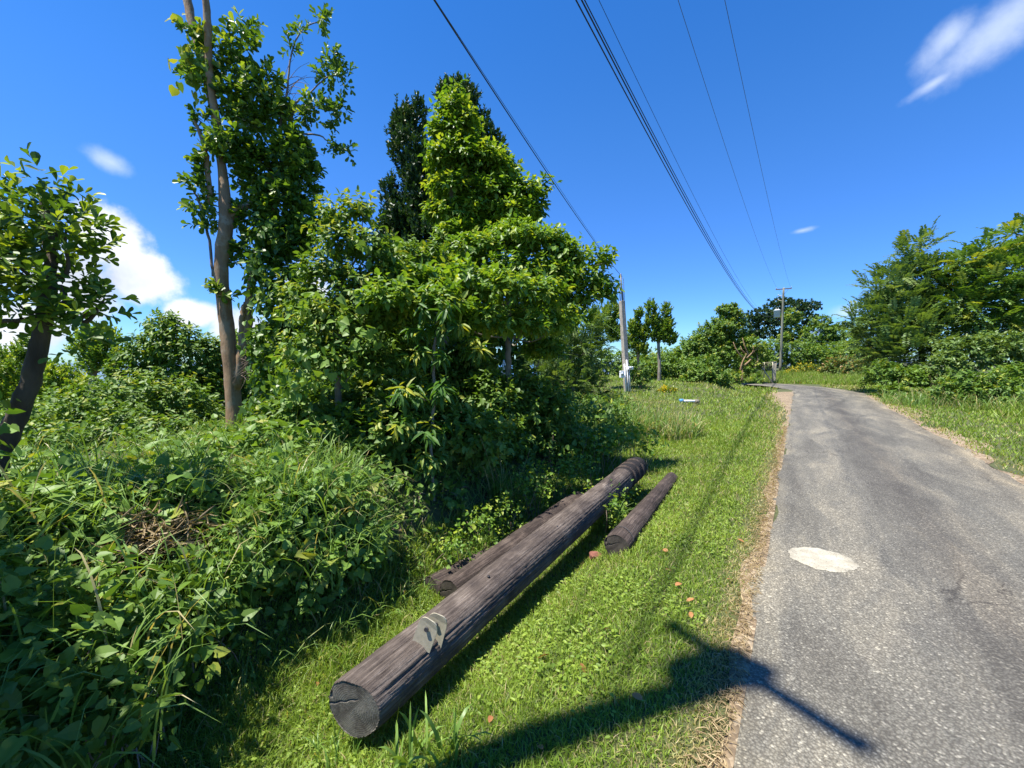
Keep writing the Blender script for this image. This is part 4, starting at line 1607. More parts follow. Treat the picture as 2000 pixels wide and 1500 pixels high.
def crown(t, clumps, kind, per, mat=None, parts=0, shape=None, name='crown', **kw):
    """leaf masses of one plant; 'parts' of its largest leaves become objects of their own"""
    K = {
        'obovate': dict(K=9, twig=0.16, leaf=0.125, spread=(0.45, 1.25), droop=0.0, up=0.5, young=0.20, shape='obovate', mat='obovate', axis=(0.8, 0.55, 0.5), shell=0.35),
        'dark': dict(K=12, twig=0.24, leaf=0.085, spread=(0.35, 0.85), droop=0.0, up=0.3, young=0.06, shape='diamond', mat='dark', axis=(0.5, 1.1, 0.25), shell=0.5),
        'lime': dict(K=9, twig=0.26, leaf=0.115, spread=(0.6, 1.3), droop=0.35, up=0.8, young=0.30, shape='ovate', mat='lime', axis=(0.9, 0.45, 0.5), shell=0.5),
        'mid': dict(K=9, twig=0.24, leaf=0.11, spread=(0.6, 1.3), droop=0.2, up=0.8, young=0.12, shape='ovate', mat='mid', axis=(0.9, 0.45, 0.5), shell=0.55),
        'mango': dict(K=11, twig=0.14, leaf=0.24, spread=(0.8, 1.5), droop=0.75, up=0.9, young=0.35, shape='lance', mat='mango', axis=(0.6, 0.6, 0.4), shell=0.3),
        'vine': dict(K=4, twig=0.22, leaf=0.10, spread=(0.9, 1.5), droop=0.55, up=0.3, young=0.08, shape='heart', mat='vine', axis=(1.0, 0.1, 0.5), shell=0.7, nz=0.5, vary=True, jit=0.5),
        'upright': dict(K=11, twig=0.34, leaf=0.13, spread=(0.3, 0.9), droop=0.0, up=0.4, young=0.25, shape='ovate', mat='lime', axis=(0.5, 1.2, 0.3), shell=0.5),
        'croton': dict(K=9, twig=0.2, leaf=0.14, spread=(0.4, 1.1), droop=0.0, up=0.5, young=0.75, shape='ovate', mat='croton', axis=(0.6, 0.8, 0.4), shell=0.6),
    }[kind].copy()
    K.update(kw)
    inset = 0.55 * K['twig'] + 0.35 * K['leaf']
    small = [(c, tuple(q - min(inset, 0.30 * q) for q in r)) for c, r in clumps]
    grow = [max(1.0, (r[0] * r[2]) / (q[0] * q[2])) for (c, r), (c2, q) in zip(clumps, small)]
    p, a = in_clumps(small, per, K.pop('shell'), K.pop('axis'), K.pop('rough', 0.16), grow, K.pop('hemi', -0.2 if kind in ('lime', 'mango') else -2.0))
    sh, mt = shape or K.pop('shape'), mat or K.pop('mat')
    K.pop('shape', None)
    K.pop('mat', None)
    gcut = K.pop('gcut', True)
    L = sprigs(p, a, **K)
    if gcut:
        ok = L.p[:, 2] > ground(L.p[:, 0], L.p[:, 1]) + 0.02
        L = L.pick(ok)
    if parts:
        i, j = nearest(L, parts)
        o = L.pick(j).mesh(name, sh + '_lo', M[mt], t, 'stuff')
        leaf_objects(L.pick(i), sh, M[mt], o)
    else:
        o = L.mesh(name, sh + '_lo', M[mt], t, 'stuff')
    COUNT.append((t['label'], len(L.L)))
    return o


COUNT = []


def crown_fronds(t, clumps, per, pairs, length, leaflet, mat='blue', axis=(0.9, 0.35, 0.45), droop=0.35, shell=0.5, young=0.06, name='crown', shape='leaflet'):
    p, a = in_clumps(clumps, per, shell, axis)
    L = fronds(p, a, pairs, length, leaflet, droop, young)
    L = L.pick(L.p[:, 2] > ground(L.p[:, 0], L.p[:, 1]) + 0.02)
    COUNT.append((t['label'], len(L.L)))
    return L.mesh(name, shape + '_lo', M[mat], t, 'stuff')


def branches(t, trunk_pts, clumps, mat, r0=0.03, every=1, n=6):
    """limbs from the trunk to the leaf masses"""
    tp = np.asarray(trunk_pts)[:, :3]
    for c, r in clumps[::every]:
        d = np.linalg.norm(tp - np.asarray(c), axis=1) + 1.2 * np.maximum(tp[:, 2] - c[2], 0)
        s = tp[int(np.argmin(d))]
        mid = 0.5 * (s + c) + np.array([0, 0, -0.08]) * np.linalg.norm(s - c) + rng.normal(0, 0.05, 3)
        limb('branch', [(*s, r0), (*mid, r0 * 0.7), (*(np.asarray(c) + [0, 0, r[2] * 0.3]), r0 * 0.3)], mat, t, n)


def px_limb(name, lst, mat, t, n=9, wig=0.004):
    """(px, py, depth, width in photo pixels)"""
    c = [(*P(a, b, d), 0.5 * w * d / F) for a, b, d, w in lst]
    limb(name, c, mat, t, n, wig)
    return np.array([q[:3] for q in c])


def left_tree():
    d = 3.1
    b = base_at(-10, d)
    t = plant('broadleaf_tree', b, 'crooked dark-trunked tree with round leathery leaves at the left edge', 'tree')
    tr = px_limb('trunk', [(-25, 960, d, 37), (5, 870, d, 34), (45, 790, d, 31), (72, 700, d, 28), (88, 620, d, 25), (98, 540, d + .05, 20), (95, 450, d + .1, 16), (80, 380, d + .1, 8)], M['bark_dark'], t, 14)
    lst = [(60, 420, 95, 75, d), (130, 470, 70, 85, d), (20, 520, 110, 90, d), (120, 575, 75, 60, d), (40, 610, 85, 45, d), (170, 620, 62, 35, d),
           (205, 590, 38, 26, d + .1), (-60, 480, 90, 120, d), (-110, 600, 80, 90, d), (150, 660, 45, 28, d), (95, 365, 34, 36, d)]
    cl = clumps_px(lst)
    crown(t, cl, 'obovate', 32, parts=280, leaf=0.10, twig=0.18, young=0.6, shell=0.25)
    # unseen boughs, added out of view to shade the corner of the bank
    ex = [((-4.1, 1.6, 2.6), (0.7, 0.6, 0.5)), ((-3.6, 1.2, 2.9), (0.7, 0.8, 0.5)), ((-4.9, 1.0, 3.2), (1.0, 0.9, 0.7))]
    ex += [((-3.5, 1.4, 3.1), (0.6, 0.4, 0.4)), ((-2.75, 1.1, 2.9), (0.6, 0.4, 0.4)), ((-2.2, 0.75, 2.8), (0.5, 0.35, 0.35)), ((-4.0, 1.5, 3.3), (0.7, 0.5, 0.5))]
    crown(t, ex, 'obovate', 40, leaf=0.15, name='crown', shape='diamond')
    branches(t, tr, cl[:9], M['bark_dark'], 0.022)
    branches(t, tr[:1], ex, M['bark_dark'], 0.035)
    # foliage low at the left edge
    cl = clumps_px([(-130, 760, 60, 120, 2.7), (-120, 880, 60, 90, 2.6)])
    crown(t, cl, 'vine', 40, name='climbing_vine', leaf=0.10)


left_tree()


def tall_tree():
    d = 6.5
    b = base_at(458, d)
    t = plant('broadleaf_tree', b, 'tall leaning tree with pale forked trunk and dark leathery leaves left of centre', 'tree')
    m = M['bark_pale']
    tr = px_limb('trunk', [(462, 880, d, 32), (457, 800, d, 28), (450, 700, d, 26), (438, 600, d, 25), (432, 520, d, 24), (441, 440, d, 25), (437, 360, d + .05, 18), (428, 280, d + .1, 14),
                           (415, 200, d + .15, 17), (392, 110, d + .2, 16), (372, 30, d + .2, 15), (355, -60, d + .2, 14), (340, -140, d + .2, 9)], m, t, 16)
    t2 = px_limb('limb', [(458, 760, d, 22), (474, 690, d + .03, 20), (482, 640, d + .05, 19), (487, 590, d + .1, 16), (505, 480, d + .2, 14), (540, 380, d + .3, 12), (560, 280, d + .3, 9), (575, 200, d + .3, 5)], m, t, 10)
    t3 = px_limb('limb', [(425, 250, d, 13), (410, 150, d - .1, 13), (406, 60, d - .15, 13), (400, -20, d - .2, 12), (395, -100, d - .2, 8)], m, t, 10)
    px_limb('limb', [(441, 430, d, 16), (470, 408, d + .1, 15), (500, 390, d + .2, 12), (540, 340, d + .3, 9)], m, t, 9)
    px_limb('limb', [(412, 400, d, 9), (405, 330, d - .05, 10), (398, 280, d - .05, 9), (380, 235, d - .05, 5)], m, t, 8)
    px_limb('limb', [(416, 540, d, 5), (408, 470, d, 5), (390, 400, d - .05, 4), (372, 360, d - .05, 3)], M['bark_grey'], t, 6)
    px_limb('dead_stub', [(473, 690, d, 12), (472, 640, d - .02, 11), (474, 605, d - .02, 8), (477, 590, d - .02, 3)], M['bark_pale'], t, 8)
    px_limb('limb', [(545, 260, d + .3, 6), (560, 180, d + .3, 4), (568, 110, d + .3, 3), (590, 60, d + .3, 2.5), (625, 40, d + .3, 2)], M['bark_grey'], t, 6)
    px_limb('limb', [(560, 210, d + .3, 5), (600, 185, d + .3, 3), (640, 150, d + .3, 2.5), (670, 150, d + .3, 2)], M['bark_grey'], t, 6)
    px_limb('limb', [(575, 260, d + .3, 4), (625, 265, d + .3, 3), (650, 285, d + .3, 2), (680, 295, d + .3, 1.5)], M['bark_grey'], t, 6)
    lst = [(450, 145, 34, 34, d + .2), (465, 95, 30, 36, d + .1), (482, 60, 18, 24, d), (500, 200, 55, 48, d + .2), (470, 235, 36, 40, d + .2),
           (545, 235, 48, 40, d + .3), (620, 220, 40, 24, d + .3), (385, 350, 18, 36, d - .05), (392, 400, 20, 40, d - .05), (400, 440, 18, 26, d), (430, 575, 18, 22, d - .1),
           (375, 130, 10, 24, d + .1), (520, 165, 34, 28, d + .2), (425, 190, 26, 30, d), (405, 300, 18, 34, d - .1), (445, 270, 30, 34, d - .1), (395, 240, 14, 22, d), (410, 90, 14, 30, d)]
    low = [(570, 300, 48, 46, d + .3), (500, 330, 50, 62, d + .3), (545, 400, 50, 60, d + .3), (490, 430, 34, 46, d + .3), (590, 370, 32, 45, d + .3),
           (560, 480, 46, 50, d + .3), (600, 440, 32, 36, d + .3), (598, 330, 24, 26, d + .2), (470, 500, 18, 30, d + .2), (475, 310, 26, 46, d + .2)]
    cl = clumps_px(lst)
    crown(t, cl, 'obovate', 32, parts=200, leaf=0.135, young=0.3, shell=0.3)
    cl = clumps_px(low)
    crown(t, cl, 'obovate', 54, leaf=0.135, young=0.10, shell=0.4)
    tips = clumps_px([(625, 38, 20, 12, d + .3), (590, 70, 10, 14, d + .3), (565, 95, 10, 14, d + .3), (650, 120, 20, 18, d + .3), (670, 148, 18, 14, d + .3), (635, 150, 14, 12, d + .3), (665, 220, 14, 22, d + .3),
                      (672, 295, 18, 10, d + .3), (648, 285, 8, 10, d + .3), (372, 150, 10, 18, d - .1)])
    crown(t, tips, 'obovate', 60, leaf=0.105, young=0.12, shell=0.2, name='crown')
    branches(t, np.concatenate([tr, t2]), cl, M['bark_grey'], 0.016, 2, 6)
    # leafless twigs on the right
    sp = []
    for k in range(26):
        x0, y0 = 560 + rng.normal(0, 6), 200 + rng.normal(0, 25)
        x1, y1 = x0 + rng.uniform(10, 70), y0 - rng.uniform(-25, 50)
        dd = d + .3 + rng.normal(0, .1)
        sp.append((curve_pts([P(x0, y0, d + .3), P(0.5 * (x0 + x1), 0.5 * (y0 + y1) - 8, dd), P(x1, y1, dd)], 4), np.linspace(0.006, 0.002, 9)))
    tubes('twig_cluster', sp, M['twig'], t, 4)['kind'] = 'stuff'
    sp = []
    for k in range(40):
        x0, y0 = 478 + rng.normal(0, 6), 715 + rng.normal(0, 16)
        x1, y1 = x0 + rng.normal(4, 16), y0 + rng.uniform(-6, 38)
        sp.append((curve_pts([P(x0, y0, d - .1), P(x0 + 8, 0.5 * (y0 + y1) - 8, d - .2), P(x1, y1, d - .15)], 3), np.linspace(0.005, 0.002, 7)))
    tubes('root_tangle', sp, M['twig'], t, 4)['kind'] = 'stuff'
    # vines hanging from the right limb like a curtain
    v = [(530, 470, 32, 45, d + .1), (520, 540, 30, 50, d + .1), (535, 610, 34, 50, d), (530, 680, 38, 50, d - .1), (545, 750, 42, 50, d - .2), (520, 810, 40, 40, d - .3),
         (570, 560, 30, 45, d + .1), (580, 640, 30, 50, d)]
    crown(t, clumps_px(v), 'vine', 105, name='climbing_vine', leaf=0.105, mat='obovate', parts=0, young=0.03)
    v = [(380, 70, 22, 28, d - .05), (365, 150, 14, 16, d - .05), (395, 130, 24, 22, d - .05)]
    crown(t, clumps_px(v), 'vine', 60, name='climbing_vine', leaf=0.13, young=0.5)


tall_tree()


def tree(label, base_px, d, trunk, lst, kind, per, bark='bark_grey', name='broadleaf_tree', cat='tree', group=None, br=0.03, every=1, parts=0, vines=None, vine_per=40, **kw):
    b = base_at(base_px, d)
    t = plant(name, b, label, cat, group)
    tr = None
    if trunk:
        first = [(base_px, None, d, trunk[0][3] * 1.15)]
        c = [(*(b + [0, 0, -0.15]), 0.5 * first[0][3] * d / F)] + [(*P(x, y, q), 0.5 * w * q / F) for x, y, q, w in trunk]
        limb('trunk', c, M[bark], t, 10, 0.006)
        tr = np.array([q[:3] for q in c])
    cl = clumps_px(lst)
    if kind.startswith('frond'):
        crown_fronds(t, cl, per, **kw)
    else:
        crown(t, cl, kind, per, parts=parts, **kw)
    if tr is not None and br:
        branches(t, tr, cl, M[bark], br, every)
    if vines:
        crown(t, clumps_px(vines), 'vine', vine_per, name='climbing_vine')
    return t


def middle_thicket():
    tree('tall dark evergreen with upright spires rising behind the bright green tree', 870, 13.5, [(870, 700, 13.5, 14), (870, 450, 13.5, 12), (880, 250, 13.5, 6)],
         [(960, 300, 34, 56, 13.6), (760, 465, 34, 56, 13.2), (980, 350, 36, 50, 13.6), (890, 185, 31, 38, 13.5), (912, 205, 29, 43, 13.5), (870, 190, 19, 30, 13.5), (905, 270, 48, 64, 13.5), (940, 245, 19, 32, 13.5), (815, 235, 21, 48, 13.3), (790, 245, 31, 43, 13.3), (800, 300, 48, 54, 13.3), (780, 250, 21, 32, 13.3),
          (820, 360, 54, 64, 13.3), (760, 385, 19, 43, 13.1), (775, 430, 29, 43, 13.1), (800, 440, 61, 64, 13.3), (780, 500, 54, 54, 13.3), (840, 480, 73, 75, 13.4), (950, 340, 48, 64, 13.6), (860, 400, 73, 86, 13.6), (900, 480, 85, 86, 13.8), (955, 430, 61, 75, 13.8), (990, 400, 36, 54, 13.8)],
         'dark', 30, 'bark_dark', br=0.03, every=3, leaf=0.15, K=12, shell=0.4)
    tree('bright lime green tree with slender grey trunk in the middle of the thicket', 905, 8.5,
         [(903, 640, 8.50, 13), (897, 560, 8.50, 12), (892, 480, 8.50, 11), (886, 420, 8.50, 10), (880, 340, 8.50, 9), (885, 240, 8.50, 5)],
         [(905, 430, 50, 34, 8.60), (865, 425, 30, 28, 8.50), (900, 470, 50, 30, 8.40), (890, 190, 12, 22, 8.50), (885, 225, 25, 32, 8.50), (875, 270, 32, 36, 8.50), (905, 250, 30, 30, 8.50), (870, 320, 34, 36, 8.42), (910, 320, 45, 50, 8.50), (880, 375, 42, 30, 8.42), (950, 330, 40, 45, 8.58), (985, 340, 25, 22, 8.58),
          (960, 390, 55, 45, 8.67), (930, 420, 50, 40, 8.76), (1020, 390, 40, 28, 8.58), (1058, 372, 20, 12, 8.58), (1000, 430, 50, 35, 8.58), (1045, 420, 18, 30, 8.67), (905, 345, 55, 60, 8.92), (950, 470, 60, 50, 8.92)],
         'lime', 62, 'bark_grey', br=0.02, every=2, leaf=0.14, parts=120)
    tree('broad light green tree whose boughs reach right over the verge towards the concrete pole', 995, 7.36,
         [(993, 740, 7.36, 12), (992, 660, 7.36, 11), (994, 600, 7.36, 10), (985, 540, 7.36, 7)],
         [(930, 500, 55, 36, 7.20), (890, 540, 45, 40, 7.20), (1000, 480, 60, 40, 7.36), (1060, 490, 60, 36, 7.36), (1105, 510, 36, 34, 7.36), (1150, 512, 36, 12, 7.44), (1185, 515, 18, 9, 7.44), (1000, 540, 70, 40, 7.20), (1080, 550, 60, 40, 7.28),
          (1150, 560, 40, 22, 7.44), (1180, 582, 26, 18, 7.44), (1120, 590, 40, 26, 7.36), (940, 570, 50, 40, 7.20), (1050, 610, 60, 30, 7.52), (1110, 625, 40, 28, 7.52), (960, 640, 60, 40, 7.76), (1060, 690, 40, 40, 7.84), (900, 560, 60, 36, 5.76), (980, 575, 60, 34, 5.92), (1060, 585, 50, 28, 6.24), (820, 575, 60, 40, 5.44), (940, 640, 50, 40, 5.76), (1020, 650, 50, 30, 6.08), (860, 610, 60, 40, 5.20), (1090, 640, 40, 30, 6.56), (760, 600, 50, 40, 5.04)],
         'lime', 66, 'bark_grey', br=0.018, every=2, leaf=0.13, parts=120, young=0.22)
    tree('leafy shrub tree with small light leaves right of the tall forked tree', 665, 5.4,
         [(660, 760, 5.41, 12), (655, 650, 5.41, 10), (660, 560, 5.41, 7)],
         [(650, 440, 30, 34, 5.41), (690, 430, 30, 26, 5.41), (710, 420, 16, 16, 5.41), (665, 490, 50, 40, 5.41), (725, 500, 45, 36, 5.41), (640, 550, 50, 45, 5.41), (710, 570, 60, 45, 5.41), (600, 600, 40, 50, 5.49), (770, 550, 45, 40, 5.66),
          (660, 640, 70, 50, 5.33), (740, 640, 50, 50, 5.41), (620, 700, 60, 50, 5.17), (700, 720, 70, 50, 5.33)],
         'lime', 64, 'bark_grey', br=0.016, every=2, leaf=0.105, parts=100, mat='mid', young=0.35, hemi=-0.3, vines=[(600, 640, 36, 50, 5.00), (650, 600, 40, 40, 5.00), (690, 660, 45, 50, 4.92), (620, 720, 45, 45, 4.84), (740, 480, 30, 20, 5.17), (570, 720, 40, 60, 4.84)])
    tree('dense shaded bush filling the gap under the lime green tree', 800, 7.04, None,
         [(800, 520, 60, 40, 7.04), (850, 510, 45, 30, 7.04), (770, 600, 60, 50, 6.96), (740, 700, 70, 60, 6.72), (700, 790, 80, 50, 6.40), (790, 680, 60, 60, 7.20), (860, 760, 70, 70, 7.44), (920, 700, 60, 60, 7.68), (900, 600, 50, 50, 7.52),
          (960, 780, 60, 60, 7.20), (1020, 780, 60, 60, 7.52), (1080, 800, 50, 40, 7.68), (740, 850, 70, 50, 5.12), (880, 840, 60, 50, 5.52), (800, 790, 60, 60, 5.44), (940, 860, 60, 40, 5.76), (620, 800, 70, 50, 5.60), (680, 850, 60, 40, 5.2), (560, 830, 50, 40, 5.5), (820, 840, 90, 50, 6.72), (960, 850, 80, 40, 6.88)],
         'mid', 70, name='shrub', cat='bush', leaf=0.13, young=0.08, shell=0.5)
    tree('hanging long-leaved mango sapling with yellow-green new leaves in front of the thicket', 845, 4.92,
         [(842, 860, 4.92, 6), (848, 780, 4.92, 6), (846, 710, 4.92, 5.5), (852, 650, 4.92, 5), (855, 610, 4.92, 4)],
         [(850, 618, 40, 24, 4.92), (835, 655, 34, 30, 4.92), (880, 640, 26, 20, 4.92), (842, 700, 32, 34, 4.84), (800, 780, 34, 42, 4.76), (785, 840, 26, 34, 4.70), (870, 775, 28, 22, 4.76), (922, 690, 18, 20, 5.0), (850, 850, 30, 24, 4.8), (830, 910, 26, 22, 4.75)],
         'mango', 15, 'bark_grey', name='sapling', br=0.012, every=2, leaf=0.20, parts=260, young=0.3)
    tree('feathery blue-green bush beside the foot of the concrete pole', 1120, 13.2,
         [(1118, 740, 13.2, 7), (1115, 690, 13.2, 6)],
         [(1115, 640, 45, 34, 13.2), (1160, 635, 26, 30, 13.2), (1090, 690, 50, 40, 13.0), (1145, 690, 36, 42, 13.0), (1165, 690, 20, 40, 13.3), (1110, 750, 60, 40, 12.9), (1160, 755, 24, 34, 13.1), (1070, 740, 40, 40, 12.8)],
         'frond', 34, 'bark_grey', name='shrub', cat='bush', br=0.015, pairs=11, length=0.45, leaflet=0.10, droop=0.3)
    tree('dark backdrop tree closing the thicket behind the lime green tree', 900, 16, None,
         [(620, 700, 90, 90, 15), (720, 650, 90, 90, 16), (830, 640, 90, 90, 16), (930, 650, 90, 90, 16.5), (1030, 660, 80, 80, 16.5), (1100, 700, 70, 70, 16), (760, 760, 110, 60, 14.5), (920, 760, 110, 60, 15), (1060, 770, 90, 45, 15), (600, 780, 90, 60, 13.5)],
         'mid', 11, leaf=0.26, young=0.05, shape='ovate')


middle_thicket()


def left_background():
    tree('dense bush with drooping compound leaves behind the forked trunk', 330, 10.5, [(330, 820, 10.5, 10), (325, 740, 10.5, 8)],
         [(320, 640, 36, 30, 10.5), (350, 665, 50, 36, 10.5), (290, 690, 55, 40, 10.5), (380, 700, 50, 50, 10.5), (260, 750, 60, 50, 10.3), (330, 760, 70, 50, 10.3), (400, 770, 40, 50, 10.3), (230, 820, 60, 45, 10), (310, 840, 70, 45, 10), (380, 850, 50, 40, 10), (425, 690, 26, 36, 10.8)],
         'mid', 30, 'bark_dark', 'shrub', 'bush', br=0.02, every=2, leaf=0.15, droop=0.5, K=10, young=0.1)
    tree('small upright-leaved tree with pale forked stem left of the dense bush', 182, 12.5, [(182, 770, 12.5, 13), (182, 730, 12.5, 12), (184, 690, 12.5, 8)],
         [(190, 670, 36, 28, 12.5), (165, 690, 24, 22, 12.5), (210, 700, 30, 30, 12.5), (190, 720, 30, 24, 12.5)],
         'upright', 40, 'bark_grey', br=0.02)
    tree('bright yellow-green shrub between the two left trunks', 130, 15, None, [(120, 745, 36, 34, 15), (150, 770, 30, 30, 15), (100, 780, 40, 34, 15)], 'upright', 44, name='shrub', cat='bush', young=0.5)
    tree('hazy light green shrub far behind the left edge trunk', 30, 16, None, [(20, 720, 60, 40, 16), (50, 690, 20, 30, 16), (-40, 740, 70, 60, 16), (40, 770, 50, 40, 16)], 'upright', 36, name='shrub', cat='bush', young=0.35)
    tree('grey-green fine-leaved bush low behind the left trunk', 100, 8.0, None, [(100, 830, 60, 40, 8), (60, 860, 50, 40, 8), (150, 850, 40, 36, 7.8), (170, 890, 50, 30, 7.4)], 'mid', 55, name='shrub', cat='bush', leaf=0.075, mat='blue', young=0.05)
    tree('leafy shrub showing between the forked trunk and its hanging vines', 470, 11.5, None, [(470, 690, 40, 40, 11.5), (490, 760, 40, 50, 11.5), (430, 740, 30, 50, 11.5), (540, 700, 60, 70, 11.5), (600, 740, 60, 70, 11)], 'mid', 34, name='shrub', cat='bush', leaf=0.15)
    tree('low weedy shrub between the left edge tree and the forked trunk', 160, 6.2, None, [(110, 815, 60, 55, 6.0), (180, 800, 55, 60, 6.2), (60, 840, 60, 55, 5.4), (150, 870, 60, 40, 5.2), (230, 840, 55, 55, 5.8), (100, 880, 60, 40, 4.8)], 'mid', 60, name='shrub', cat='bush', leaf=0.09, young=0.12)
    tree('leafy weeds crowding the left side of the forked trunk', 350, 6.4, None, [(290, 800, 60, 60, 6.6), (360, 800, 50, 60, 6.8), (410, 830, 30, 50, 7.0), (320, 860, 60, 45, 5.9), (390, 870, 45, 40, 5.9), (270, 880, 50, 30, 5.4)], 'mid', 60, name='shrub', cat='bush', leaf=0.10, young=0.15, droop=0.4)
    tree('far shrub row closing the gap at the left horizon', 250, 21, None, [(-100, 760, 120, 60, 21), (90, 790, 110, 45, 21), (260, 790, 110, 50, 21), (420, 780, 100, 60, 21), (560, 760, 90, 70, 21)], 'mid', 14, name='shrub', cat='bush', leaf=0.2, shape='ovate')


left_background()


def behind_pole():
    tree('pair of slender small-leaved trees with bare trunks right of the concrete pole', 1288, 25, [(1288, 720, 25, 6.5), (1287, 690, 25, 6), (1285, 660, 25, 5), (1283, 630, 25, 3)],
         [(1271, 605, 10, 16, 25), (1275, 630, 16, 20, 25), (1300, 612, 8, 18, 25), (1302, 640, 16, 24, 25), (1285, 655, 22, 22, 25), (1308, 665, 14, 20, 25)],
         'upright', 24, 'bark_grey', br=0.04, young=0.1, leaf=0.19, mat='mid', group=None)
    tree('small multi-stemmed tree just right of the concrete pole shaft', 1247, 26, [(1247, 730, 26, 5), (1246, 700, 26, 4.5), (1245, 660, 26, 3.5)],
         [(1248, 620, 9, 16, 26), (1240, 645, 15, 20, 26), (1256, 655, 14, 22, 26), (1232, 670, 14, 24, 26), (1250, 685, 18, 16, 26)],
         'upright', 24, 'bark_pale', br=0.03, young=0.15, leaf=0.19, mat='mid')
    tree('leafy tree top showing just left of the concrete pole', 1195, 22, None, [(1195, 615, 22, 22, 22), (1175, 640, 30, 26, 22), (1200, 655, 22, 26, 22)], 'upright', 24, mat='mid', leaf=0.17)
    tree('low bushy sapling on the lawn beside the concrete pole', 1252, 22, [(1252, 765, 22, 6), (1251, 745, 22, 5)], [(1250, 725, 16, 18, 22), (1242, 740, 16, 16, 22), (1260, 742, 12, 14, 22)], 'mid', 20, 'bark_pale', 'sapling', br=0.02, leaf=0.16)
    t = tree('small yellow croton bush on the lawn', 1304, 20.5, None, [(1304, 768, 17, 9, 20.5), (1293, 773, 9, 8, 20.5), (1315, 773, 9, 8, 20.5)], 'croton', 60, name='croton_bush', cat='bush', leaf=0.15)
    tree('green shrub hedge behind the slender trees', 1270, 28, None, [(1250, 725, 36, 26, 28), (1300, 720, 36, 30, 28), (1335, 725, 30, 30, 28), (1230, 745, 24, 20, 28), (1275, 750, 30, 18, 28)], 'mid', 15, name='shrub', cat='bush', leaf=0.22)
    tree('big rounded dark bush on the far side of the lawn', 1375, 24, None,
         [(1370, 735, 36, 26, 24), (1345, 750, 24, 18, 24), (1400, 742, 30, 22, 24), (1380, 712, 30, 20, 24.5), (1350, 722, 26, 18, 24.5), (1340, 765, 14, 8, 23.5)],
         'mid', 26, name='shrub', cat='bush', leaf=0.18)
    tree('tall bushy mass rising behind the rounded dark bush', 1400, 30, [(1405, 700, 30, 8), (1412, 650, 30, 6)],
         [(1360, 672, 30, 20, 30), (1385, 655, 30, 26, 30), (1415, 640, 28, 24, 30), (1425, 612, 22, 14, 30), (1440, 625, 20, 16, 30), (1345, 690, 26, 18, 30), (1400, 690, 40, 26, 30), (1440, 670, 26, 26, 30), (1412, 605, 14, 7, 30), (1428, 600, 12, 6, 30)],
         'mid', 22, 'bark_pale', br=0.05, every=2, leaf=0.22, young=0.15)
    t = tree('straggly half-dead shrub with bare pale branches left of the fence', 1465, 29, None, [(1470, 672, 20, 14, 29), (1485, 690, 18, 12, 29), (1455, 722, 18, 16, 29), (1475, 712, 16, 12, 29), (1440, 738, 16, 12, 28), (1480, 738, 9, 10, 28)], 'mid', 14, name='shrub', cat='bush', leaf=0.2, young=0.4)
    sp = []
    for x0, y0, x1, y1, w in ((1445, 730, 1458, 690, 4), (1458, 700, 1470, 672, 3), (1450, 700, 1432, 668, 3), (1472, 720, 1478, 690, 4), (1440, 745, 1425, 728, 3), (1462, 695, 1450, 660, 3), (1452, 715, 1468, 700, 5), (1448, 748, 1449, 715, 6), (1470, 690, 1484, 676, 3), (1455, 690, 1446, 676, 3)):
        sp.append((curve_pts([P(x0, y0, 28.7), P(0.5 * (x0 + x1) + rng.normal(0, 4), 0.5 * (y0 + y1), 28.6), P(x1, y1, 28.7)], 4), np.linspace(0.5 * w, 0.2 * w, 9) * 28.7 / F))
    tubes('dead_branch', sp, M['bark_pale'], t, 6)
    # chain-link corner with a leaning post
    b = P(1505, 742, 29.5)
    b[2] = gz(b[0], b[1])
    t = thing('chain_link_fence', b, 'short grey chain-link fence corner with a leaning post at the bend', 'fence')
    cor = [P(1478, 742, 30.5), P(1492, 742, 29.8), P(1508, 742, 29.2), P(1514.5, 741, 30.6)]
    for q in cor:
        q[2] = gz(q[0], q[1])
    for q in cor:
        tube('post', [q + [0, 0, -.1], q + [0, 0, 0.8], q + [0, 0, 1.62]], 0.03, M['galv'], t, 8)
    q0, q1 = P(1512, 744, 28.6), P(1487, 716, 28.9)
    q0[2] = gz(q0[0], q0[1])
    tube('leaning_post', [q0, 0.5 * (q0 + q1), q1], 0.04, M['galv'], t, 8)
    for a_, b_ in zip(cor[:-1], cor[1:]):
        Lh = np.linalg.norm((b_ - a_)[:2])
        sp = []
        n = max(4, int(Lh / 0.10))
        for k in range(-int(1.55 / 0.10), n):
            for sgn in (0, 1):
                pts = []
                for s in np.linspace(0, 1.55, 9):
                    xx = (k * 0.10 + s) / Lh
                    if sgn:
                        xx = 1 - xx
                    if 0 <= xx <= 1:
                        pts.append(a_ + (b_ - a_) * xx + np.array([0, 0, 0.04 + s]))
                if len(pts) > 1:
                    sp.append((np.array([pts[0], pts[-1]]), np.full(2, 0.007)))
        tubes('mesh_panel', sp, M['galv'], t, 3)['kind'] = 'stuff'
        tube('top_rail', [a_ + [0, 0, 1.6], 0.5 * (a_ + b_) + [0, 0, 1.6], b_ + [0, 0, 1.6]], 0.02, M['galv'], t, 6)
    # rubble at its foot
    pos = ['leftmost', 'second', 'third', 'fourth', 'fifth', 'sixth', 'rightmost']
